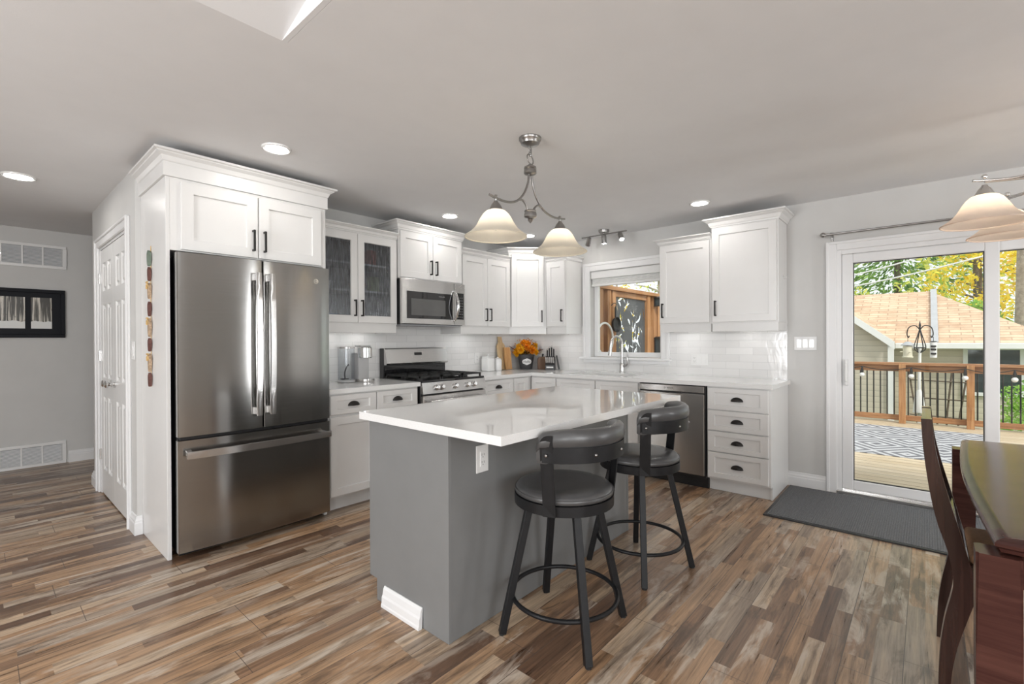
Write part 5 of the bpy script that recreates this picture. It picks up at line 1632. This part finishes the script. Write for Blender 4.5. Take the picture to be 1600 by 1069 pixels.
for sx in (-1, 1):
    for sy in (-1, 1):
        cx, cy = sx * .755, sy * .545
        bm = BM(); w1, w0 = .042, .036
        vs = [[bm.verts.new((cx + i * w, cy + j * w, z)) for i, j in ((-1, -1), (1, -1), (1, 1), (-1, 1))] for w, z in ((w0, .0005), (w1, .40), (w1, .7050))]
        for p, q in zip(vs[:-1], vs[1:]):
            for k in range(4): bm.faces.new((p[k], p[(k + 1) % 4], q[(k + 1) % 4], q[k]))
        bm.faces.new(vs[0][::-1]); bm.faces.new(vs[-1])
        bmesh.ops.bevel(bm, geom=[e for e in bm.edges if abs(e.verts[0].co.z - e.verts[1].co.z) > .1], offset=.006, segments=2, affect='EDGES')
        part('leg', bm, 'table_wood', tb)

# dining chair, seen from the side -----------------------------------------------------
dc = thing('dining_chair', 'dark wooden dining chair with curved back posts at the dining table', 'chair', (2.49, -.10, 0))
PX = [(1438.6, 1456, 657), (1442, 1461.5, 704), (1447.5, 1471.4, 746), (1454.6, 1484, 788), (1465, 1497.5, 830), (1480, 1510, 872), (1488.5, 1524, 914), (1487, 1525, 939), (1476.5, 1511, 977), (1469, 1496, 1019), (1466, 1487, 1060), (1465, 1484, 1092)]
def post_outline():
    """profile of the sabre-shaped rear post in its own plane: (front y, back y, z), metres"""
    out = []
    for xl, xr, y in PX:
        r = []
        for x in (xl, xr):
            k = (x - 800) / 738.222
            r.append(2.275 * (.66 - .7512 * k) / (.7512 + .66 * k))
        km = ((xl + xr) / 2 - 800) / 738.222
        d = 2.275 / (.7512 + .66 * km)
        out.append((r[1], r[0], 1.2539 - (y - 531.2) * d / 738.222))
    return out
PO = post_outline()
z_top, z_bot = PO[0][2], PO[-1][2]
PO = [(f, b, (z - z_bot) / (z_top - z_bot) * (z_top - .0005) + .0005) for f, b, z in PO]
for x0 in (2.275, 2.665):
    bm = BM()
    fr_ = bez([(0, f, z) for f, b, z in PO], 3); bk = bez([(0, b, z) for f, b, z in PO], 3)
    cols = [[bm.verts.new((x - 2.49, p.y + .10, p.z)) for x, p in ((x0, f), (x0, b), (x0 + .040, b), (x0 + .040, f))] for f, b in zip(fr_, bk)]
    for p, q in zip(cols[:-1], cols[1:]):
        for k in range(4): bm.faces.new((p[k], p[(k + 1) % 4], q[(k + 1) % 4], q[k]))
    bm.faces.new(cols[0][::-1]); bm.faces.new(cols[-1])
    bmesh.ops.bevel(bm, geom=[e for e in bm.edges if len(e.link_faces) == 2 and e.calc_face_angle(0) > 1.2], offset=.003, segments=1, affect='EDGES')
    part('rear_post', bm, 'chair_wood', dc, smooth=35)
def at_z(z):
    for (f0, b0, z0), (f1, b1, z1) in zip(PO[:-1], PO[1:]):
        if z1 <= z <= z0:
            u = (z - z0) / (z1 - z0); return f0 + (f1 - f0) * u + .10, b0 + (b1 - b0) * u + .10
    return PO[0][0] + .10, PO[0][1] + .10
for nm, za, zb_ in (('top_rail', .885, z_top - .002), ('lower_rail', .560, .600)):
    f0, b0 = at_z(za); f1, b1 = at_z(zb_)
    bm = BM(); vs = [bm.verts.new(p) for p in [(x, y, z) for x in (-.175, .175) for y, z in ((f0 + .004, za), (b0 - .004, za), (b1 - .002, zb_), (f1 + .002, zb_))]]
    for q in ((0, 1, 2, 3), (7, 6, 5, 4), (0, 4, 5, 1), (1, 5, 6, 2), (2, 6, 7, 3), (3, 7, 4, 0)): bm.faces.new([vs[i] for i in q])
    part(nm, bm, 'chair_wood', dc)
for x in (-.10, 0, .10):
    bm = BM(); n = 8
    pts = []
    for k in range(n + 1):
        z = .598 + (.888 - .598) * k / n; f, b = at_z(z); pts.append((x, (f + b) / 2, z))
    for p, q in zip(pts[:-1], pts[1:]): bar(bm, p, q, .045, .012, (0, 1, 0))
    part('back_slat', bm, 'chair_wood', dc)
fs, bs = at_z(.46)
bm = BM(); box(bm, -.185, .185, fs - .42, fs + .004, .415, .455, .004); part('seat_frame', bm, 'chair_wood', dc)
bm = BM(); box(bm, -.180, .180, fs - .415, fs, .4555, .490, .014, 3); part('seat_pad', bm, 'seat_fabric', dc, smooth=40)
for x in (-.190, .150):
    bm = BM(); box(bm, x, x + .040, fs - .415, fs - .375, .0005, .4145, .003); part('front_leg', bm, 'chair_wood', dc)

# ================================================================== outside
GZ = -1.20
DZ = -0.08
struct('ground', box(BM(), XW + .20, 70, -50, 50, GZ - .1, GZ), 'grass', 'green lawn below the deck', 'lawn')
struct('deck', box(BM(), XW + .142, 9.86, -4.5, 3.25, DZ - .04, DZ), 'deck', 'wooden deck outside the patio door', 'deck')
bm = BM(); box(bm, 6.85, 9.15, -.62, 2.2, DZ + .001, DZ + .008)
single('outdoor_rug', bm, 'rug', 'grey and white zigzag outdoor rug lying on the deck', 'rug')

# railing
ry = thing('deck_railing', 'cedar deck railing with black balusters along the far edge of the deck', 'railing', (9.70, 0, DZ))
bm = BM(); box(bm, -.075, .075, -4.4, 3.1, .915, .955, .004); part('cap_rail', bm, 'cedar_y', ry)
bm = BM(); box(bm, -.020, .020, -4.4, 3.1, .815, .9145, .003); part('top_rail', bm, 'cedar_y', ry)
bm = BM(); box(bm, -.020, .020, -4.4, 3.1, .040, .125, .003); part('bottom_rail', bm, 'cedar_y', ry)
for y in (.295, -.478, -1.25, 1.07, 1.85, -2.03):
    bm = BM(); box(bm, -.100, -.022, y - .042, y + .042, .0005, .935, .004); part('post', bm, 'cedar', ry)
for k in range(52):
    y = 2.30 - k * .0865
    bm = BM(); tube(bm, [(0, y, .1245), (0, y, .8155)], .0095, 8, cap=False); part('baluster', bm, 'black', ry)

sl = thing('string_lights', 'string of small clear bulbs hanging from the cedar railing', 'string lights', (9.585, 0, DZ + .70))
bys = (.80, .185, -.42, -.92)
pts = []
for a, b in zip((1.4,) + bys, bys + (-1.5,)):
    for k in range(6):
        u = k / 6; pts.append((0, a + (b - a) * u, .185 - .05 * math.sin(PI * u)))
bm = BM(); tube(bm, pts, .006, 6); part('cord', bm, 'black', sl, smooth=1)
for y in bys:
    bm = BM(); tube(bm, [(0, y, .185), (0, y, .120), (0, y, .085)], [.008, .022, .020], 10); sk_ = part('socket', bm, 'black', sl, smooth=1)
    bm = BM(); sphere(bm, (0, y, .050), .036, 14); part('bulb', bm, 'white_plastic', sk_, smooth=1)  # white colour stands for the reflections on the clear bulbs

hk = thing('feeder_pole', 'white pole with an ornate black top and hooks standing beyond the railing', 'bird feeder pole', (10.4, .09, GZ))
q = -GZ
bm = BM(); tube(bm, [(0, .02, 0), (0, .01, q + .55), (0, 0, q + 1.10)], .022, 10); part('pole', bm, 'ext_white', hk, smooth=1)
bm = BM(); lathe(bm, [(.026, q + .40), (.06, q + .28), (.085, q + .02), (.080, q + .02), (.055, q + .27), (.022, q + .38)], (0, .012, 0), 18, closed=True); part('baffle', bm, 'ext_white', hk, smooth=30)
bm = BM()
for k in range(4):
    a = k * PI / 2 + .5
    tube(bm, bez([(.02 * math.cos(a), .02 * math.sin(a), q + 1.02), (.085 * math.cos(a), .085 * math.sin(a), q + 1.10), (.04 * math.cos(a), .04 * math.sin(a), q + 1.28), (0, 0, q + 1.42)], 5), .008, 6)
tube(bm, [(.075 * math.cos(2 * PI * k / 16), .075 * math.sin(2 * PI * k / 16), q + 1.10) for k in range(16)], .008, 6, closed=True)
tube(bm, [(0, 0, q + 1.38), (0, 0, q + 1.47), (0, 0, q + 1.55)], [.010, .016, .003], 8)
for s in (-1, 1):
    tube(bm, bez([(0, 0, q + 1.40), (0, s * .06, q + 1.47), (0, s * .14, q + 1.44), (0, s * .165, q + 1.34), (0, s * .150, q + 1.27), (0, s * .135, q + 1.30)], 5), .008, 6)
part('ornate_top', bm, 'black', hk, smooth=1)
IV = paint('ivory_plastic', (0.70, 0.66, 0.52), 0.5, 0, .08)
bf = thing('bird_feeder', 'ivory tube bird feeder hanging from the left hook of the pole', 'bird feeder', (10.4, .245, .93))
bm = BM(); tube(bm, [(0, 0, .27), (0, 0, .36)], .004, 6); part('hanger', bm, 'black', bf)
bm = BM(); lathe(bm, [(0, 0), (.07, 0), (.075, .02), (.062, .03), (.065, .20), (0, .205)], seg=20); part('tube', bm, IV, bf, smooth=40)
bm = BM(); lathe(bm, [(0, .275), (.03, .27), (.095, .215), (.090, .206), (0, .206)], seg=20); part('cap', bm, 'grey_metal', bf, smooth=40)
for k in range(4):
    a = k * PI / 2 + .4; bm = BM(); tube(bm, [(.06 * math.cos(a), .06 * math.sin(a), .10), (.11 * math.cos(a), .11 * math.sin(a), .10)], .006, 6); part('perch', bm, IV, bf)
bf = thing('bird_feeder', 'narrow black and white bird feeder hanging from the right hook of the pole', 'bird feeder', (10.4, -.078, .94))
bm = BM(); tube(bm, [(0, 0, .26), (0, 0, .34)], .004, 6); part('hanger', bm, 'black', bf)
bm = BM(); lathe(bm, [(0, 0), (.045, 0), (.045, .25), (0, .255)], seg=18); part('tube', bm, 'ext_white', bf, smooth=40)
bm = BM(); lathe(bm, [(0, .275), (.04, .27), (.05, .256), (0, .2555)], seg=18); part('cap', bm, 'black', bf, smooth=40)
for z in (.05, .12, .17):
    bm = BM(); box(bm, -.060, -.036, -.035, .035, z, z + .030, .004); part('port', bm, 'black', bf)

# neighbouring garage
gb = thing('garage', 'neighbouring garage with tan siding and a brown shingle roof beyond the deck', 'building', (14.8, 0, GZ))
gx, gz_ = 14.8, -GZ
EX, EZ, WX = 12.6 - gx, 1.15 + gz_, 11.5 - gx
bm = BM(); box(bm, EX + .30, EX + 4.6, -1.45, 5.15, .0, EZ - .02); part('main_wall', bm, 'siding', gb)
bm = BM(); prism(bm, [(.54, 0), (5.2, 0), (5.2, EZ), (2.87, EZ + 1.96), (.54, EZ)], WX + .15, EX + .6, 'X'); part('gable_wall', bm, 'siding', gb)
rz, rx = 2.376 + gz_, .20
bm = BM()
v = [bm.verts.new(p) for p in ((EX, -1.90, EZ), (EX, 5.3, EZ), (rx, 5.3, rz), (rx, -.04, rz), (EX + 5.0, -1.90, EZ), (EX + 5.0, 5.3, EZ))]
bm.faces.new((v[0], v[1], v[2], v[3])); bm.faces.new((v[0], v[3], v[4])); bm.faces.new((v[3], v[2], v[5], v[4])); bm.faces.new((v[0], v[4], v[5], v[1])); bm.faces.new((v[1], v[5], v[2]))
part('main_roof', bm, 'shingle', gb)
bm = BM()
for sgn in (0, 1):
    y0, y1 = (.50, 2.87) if not sgn else (5.24, 2.87)
    prism(bm, [(y0, EZ - .005), (y1, EZ + 1.985), (y1, EZ + 2.06), (y0, EZ + .06)], WX, EX + 2.6, 'X')
part('gable_roof', bm, 'shingle', gb)
bm = BM()
for y0, y1 in ((.46, 2.87), (5.28, 2.87)):
    prism(bm, [(y0, EZ - .10), (y1, EZ + 1.90), (y1, EZ + 2.045), (y0, EZ + .045)], WX - .04, WX - .005, 'X')
part('rake_board', bm, 'ext_white', gb)
bm = BM(); box(bm, EX - .09, EX - .005, -1.95, .50, EZ - .10, EZ + .012, .01); part('gutter', bm, 'ext_white', gb)
bm = BM(); box(bm, EX + .0, EX + .30, -1.90, .50, EZ - .06, EZ - .03); part('soffit', bm, 'ext_white', gb)
bm = BM(); box(bm, WX + .10, WX + .22, .48, .57, 0, EZ - .02); part('corner_board', bm, 'ext_white', gb)
bm = BM(); prism(bm, [(EX - .02, EZ + .02), (rx, rz + .02), (rx, rz + .05), (EX - .02, EZ + .05)], -.17, -.06, 'Y'); part('roof_flashing', bm, 'grey_metal', gb)
wx = EX + .30
bm = BM()
y0, y1, z0, z1 = -1.30, -.60, .20 + gz_, 1.03 + gz_
for a, b, c_, d_ in ((y0 - .07, y0, z0 - .07, z1 + .07), (y1, y1 + .07, z0 - .07, z1 + .07), (y0, y1, z1, z1 + .07), (y0, y1, z0 - .07, z0)): box(bm, wx - .05, wx + .02, a, b, c_, d_, .005)
wn_ = part('window', bm, 'ext_white', gb)
bm = BM(); box(bm, wx - .03, wx - .02, y0, y1, z0, z1); part('pane', bm, 'ext_glass', wn_)
bm = BM(); box(bm, wx - .045, wx - .02, (y0 + y1) / 2 - .02, (y0 + y1) / 2 + .02, z0, z1); part('mullion', bm, 'ext_white', wn_)

tr = thing('trellis', 'brown twig trellis standing against the garage wall', 'trellis', (12.55, -.15, GZ))
for k in range(5):
    y = -.30 + k * .15
    bm = BM(); tube(bm, [(0, y * .7, 0), (.02, y * 1.1 + .02 * (k % 2), 1.0), (0, y * 1.5, 1.95)], .016, 7); part('upright', bm, 'bark', tr)
for z in (.9, 1.25, 1.6):
    bm = BM(); tube(bm, [(-.02, -.42, z), (-.02, .42, z + .02)], .013, 7); part('crosspiece', bm, 'bark', tr)

def foliage(bm, rnd, n, c, R, size, shell=.35, flat=1.0, droop=0.0):
    """n leaf blades inside an ellipsoid"""
    for _ in range(n):
        while True:
            p = Vector((rnd.uniform(-1, 1), rnd.uniform(-1, 1), rnd.uniform(-1, 1)))
            if p.length < 1: break
        L = p.length; p = p * ((shell + (1 - shell) * L) / max(L, .05))
        p = Vector((c[0] + p.x * R[0], c[1] + p.y * R[1], c[2] + p.z * R[2]))
        u = Vector((rnd.uniform(-1, 1), rnd.uniform(-1, 1), rnd.uniform(-1, 1) * flat - droop)).normalized()
        w = u.cross(Vector((rnd.uniform(-1, 1), rnd.uniform(-1, 1), rnd.uniform(-1, 1)))).normalized()
        s = size * .58 * rnd.uniform(.6, 1.3)
        bm.faces.new([bm.verts.new(q) for q in (p - u * s, p + w * s * .45, p + u * s, p - w * s * .45)])
    return bm

def broadleaf(label, x, y, h, R, mat, n, size, seed, blobs=9, trunk=.10, bark='bark', clear=.35):
    rnd = random.Random(seed)
    t = thing('tree', label, 'tree', (x, y, GZ))
    bm = BM(); top = h * .92
    tube(bm, [(0, 0, 0), (.05 * R, .03 * R, h * .4), (-.03 * R, .04 * R, top)], [trunk, trunk * .8, trunk * .25], 10)
    cs = []
    for k in range(blobs):
        a = rnd.uniform(0, 2 * PI); z = h * (clear + (1 - clear) * (k + .5) / blobs); r = R * rnd.uniform(.35, .75) * (1.15 - .6 * (k / blobs))
        c = (r * math.cos(a), r * math.sin(a), z); cs.append(c)
        tube(bm, [(0, 0, z - .25 * R), (c[0] * .5, c[1] * .5, z - .08 * R), c], [trunk * .35, trunk * .25, trunk * .1], 6)
    part('trunk', bm, bark, t, smooth=1)
    bm = BM()
    for c in cs: foliage(bm, rnd, int(n * 1.25) // blobs, c, (R * .55, R * .55, R * .42), size, .3)
    part('foliage', bm, mat, t, kind='stuff')
    return t

def spruce(label, x, y, h, R, n, size, seed):
    rnd = random.Random(seed)
    t = thing('tree', label, 'tree', (x, y, GZ))
    bm = BM(); tube(bm, [(0, 0, 0), (0, 0, h * .5), (0, 0, h)], [.20, .14, .03], 10); part('trunk', bm, 'bark', t, smooth=1)
    bm = BM()
    for k in range(n):
        z = h * (.16 + .84 * rnd.random() ** 1.2); rr = R * (1 - (z / h)) ** .8 + .15
        br = int(rnd.random() * 9); lay = int(z / .42)
        a = 2 * PI * (br + .35 * lay) / 9 + rnd.gauss(0, .16); r = rr * rnd.random() ** .6
        zz = lay * .42 - .45 * (r / rr) ** 2 * .6 + rnd.gauss(0, .07) + .2
        d = Vector((math.cos(a), math.sin(a), -.35 + rnd.gauss(0, .35))).normalized()
        w = d.cross(Vector((rnd.uniform(-1, 1), rnd.uniform(-1, 1), 1))).normalized()
        s = size * rnd.uniform(.6, 1.4); p = Vector((r * math.cos(a), r * math.sin(a), zz))
        bm.faces.new([bm.verts.new(q) for q in (p - d * s, p + w * s * .28, p + d * s, p - w * s * .28)])
    part('foliage', bm, 'leaf_green', t, kind='stuff')
    return t
spruce('tall green spruce rising behind the garage ridge', 35.9, 1.31, 19.2, 5.7, 9500, .25, 5)
broadleaf('pale yellow-green tree at the left of the patio door view, behind the garage', 21.85, 2.75, 8.8, 1.5, 'leaf_lime', 1200, .155, 11, 10, .08)
broadleaf('bright yellow autumn tree behind the right end of the garage ridge', 21.5, -1.35, 6.8, 1.3, 'leaf_yellow', 1500, .16, 12, 10, .08, clear=.45)
broadleaf('yellow-green tree right of the spruce, reaching the top of the door', 26.5, -1.56, 12.1, 2.15, 'leaf_lime', 1900, .24, 13, 12, .14)
broadleaf('orange autumn tree at the right edge of the patio door view', 48.0, -6.4, 17.9, 4.3, 'leaf_orange', 2500, .36, 14, 12, .20, clear=.38)
broadleaf('low dark green shrub behind the garage roof', 18.75, -1.20, 3.5, .42, 'leaf_bush', 700, .10, 15, 6, .05, clear=.55)
tk = thing('tree', 'thick grey tree trunk at the right edge of the patio door view', 'tree', (18.6, -1.97, GZ))
bm = BM(); tube(bm, [(0, 0, 0), (.02, .01, 3), (0, -.05, 6), (.05, -.12, 9)], [.20, .18, .17, .15], 14); part('trunk', bm, 'pale_bark', tk, smooth=1)
bm = BM(); tube(bm, [(.03, -.06, 6.6), (.3, -.5, 7.6), (.35, -.9, 8.6)], [.07, .05, .03], 8); part('branch', bm, 'pale_bark', tk, smooth=1)
broadleaf('bright green leafy bush between the garage and the railing', 11.2, -1.25, 1.75, .46, 'leaf_bush', 1500, .065, 16, 7, .03, clear=.35)
for lb, dz in (('upper pale overhead cable crossing the patio door view', 0), ('lower pale overhead cable crossing the patio door view', -.33)):
    bm = BM(); tube(bm, bez([(10.56, 3.17, 2.016 + dz * .53), (10.2, .836, 2.40 + dz * .62), (9.94, -.264, 2.65 + dz * .79), (9.68, -1.41, 2.966 + dz * .88), (9.33, -3.96, 3.76 + dz * .88)], 6), .012, 6)
    single('overhead_cable', bm, 'ext_white', lb, 'cable', smooth=1)

# privacy screen by the sink window
ps = thing('privacy_screen', 'cedar privacy screen framing a dark cut-out metal panel outside the sink window', 'screen', (5.75, 3.0, DZ))
ox = 5.75
for x0, x1, y0, y1 in ((4.95, 5.045, -.05, .045), (5.15, 5.235, -.05, .04), (5.275, 5.365, -.045, .045), (6.262, 6.352, -.045, .045), (6.47, 6.56, -.045, .045), (6.60, 6.69, -.045, .045)):
    bm = BM(); box(bm, x0 - ox, x1 - ox, y0, y1, .0005, 1.955, .004); part('post', bm, 'cedar', ps)
bm = BM(); box(bm, 4.90 - ox, 6.75 - ox, -.07, .065, 1.9555, 2.005, .004); part('cap_rail', bm, 'cedar_x', ps)
bm = BM(); box(bm, 5.366 - ox, 6.261 - ox, -.03, .03, 1.885, 1.955, .004); part('upper_rail', bm, 'cedar_x', ps)
bm = BM(); box(bm, 5.366 - ox, 6.261 - ox, -.03, .03, .10, .19, .004); part('lower_rail', bm, 'cedar_x', ps)
bm = BM(); box(bm, 4.80 - ox, 5.27 - ox, .047, .066, .001, 1.955); part('boarding', bm, 'cedar', ps)
rnd = random.Random(21)
leaves = []
for k in range(70):
    leaves.append((rnd.uniform(5.38, 6.25), rnd.uniform(.2, 1.87), rnd.uniform(.045, .11), rnd.uniform(.008, .020), rnd.uniform(-.9, .9) + PI / 2 * (rnd.random() < .8), rnd.uniform(-.5, .5)))
stems = [(5.60, .35, -.05), (5.86, .30, .06), (6.05, .40, -.03)]
def cut(x, z):
    for cx, cz, L, w, a, cv in leaves:
        dx, dz = x - cx, z - cz
        if abs(dx) > L or abs(dz) > L: continue
        u = dx * math.cos(a) + dz * math.sin(a); v_ = -dx * math.sin(a) + dz * math.cos(a) + cv * (u * u / L)
        if abs(u) < L and abs(v_) < w * (1 - (u / L) ** 2): return True
    for sx, h0, sl_ in stems:
        if .3 < z < 1.8 and abs(x - sx - sl_ * (z - .3) - .04 * math.sin(z * 3)) < .006 and (int(z * 5) % 4) != 0: return True
    return False
nx_, nz_ = 92, 176
xs = [5.367 + (6.260 - 5.367) * i / nx_ for i in range(nx_ + 1)]; zs = [.191 + (1.884 - .191) * j / nz_ for j in range(nz_ + 1)]
bm = BM(); slab_cells(bm, xs, zs, lambda x, z: not cut(x, z), -.0015, .0015)
for v_ in bm.verts: v_.co = Vector((v_.co.x - ox, v_.co.z, v_.co.y))
part('cutout_panel', bm, paint('dark_sheet_metal', (0.085, 0.09, 0.098), 0.5, 0.2, .1), ps, label='dark metal panel with leaf cut-outs')
pn = thing('frying_pan', 'black cast iron pan hanging on the cedar privacy screen', 'pan', (5.318, 2.953, 1.40))
bm = BM(); lathe(bm, [(0, 0), (.085, 0), (.098, -.035), (.093, -.035), (.080, -.006), (0, -.006)], (0, -.006, .045), 28, 'Y'); part('bowl', bm, 'iron', pn, smooth=30)
bm = BM(); bar(bm, (0, -.015, .135), (0, -.015, .27), .022, .010, (0, 1, 0), .003); tube(bm, bez([(0, -.015, .26), (-.01, -.03, .30), (-.08, -.04, .31), (-.12, -.02, .28)], 5), .005, 6); part('handle', bm, 'iron', pn)
hp = [(5.03 + .19 * math.cos(2 * PI * k / 40), 2.925, 1.27 + .19 * math.sin(2 * PI * k / 40)) for k in range(40)]
bm = BM(); tube(bm, hp, .013, 8, closed=True)
single('hoop', bm, 'ext_white', 'white ring hanging on the cedar screen, at the lower left of the sink window', 'hoop', smooth=1)
for lb, x, z, h_ in (('small dark lantern high on the last cedar post', 6.50, 1.735, .14), ('larger dark lantern low on the last cedar post', 6.50, 1.06, .24)):
    t = thing('lantern', lb, 'lantern', (x, 2.90, z), 0)
    bm = BM()
    for i in (-1, 1):
        for j in (-1, 1): box(bm, i * .040 - .005, i * .040 + .005, j * .040 - .005, j * .040 + .005, .010, h_ - .03)
    box(bm, -.05, .05, -.045, .0535, 0, .010); box(bm, -.05, .05, -.045, .0535, h_ - .03, h_ - .018); prism(bm, [(-.05, h_ - .018), (.05, h_ - .018), (.015, h_), (-.015, h_)], -.045, .045, 'Y'); part('frame', bm, 'black', t)
    bm = BM(); box(bm, -.034, .034, -.034, .034, .011, h_ - .031); part('glass', bm, 'ext_glass', t)
broadleaf('yellow tree seen above the cedar screen through the sink window', 13.2, 7.2, 5.6, 1.25, 'leaf_yellow', 900, .12, 31, 9, .06, 'pale_bark', .5)
broadleaf('green and white-barked tree above the right of the cedar screen', 19.0, 8.4, 7.7, 1.4, 'leaf_lime', 420, .15, 32, 9, .13, 'pale_bark', .55)
broadleaf('leafy green bush beside the end of the cedar screen', 8.7, 3.75, 2.75, .55, 'leaf_bush', 1500, .07, 33, 8, .03, clear=.3)
broadleaf('yellow-green shrub behind the cut-out metal panel', 6.9, 4.25, 2.8, .60, 'leaf_lime', 1300, .08, 34, 9, .05, clear=.3)
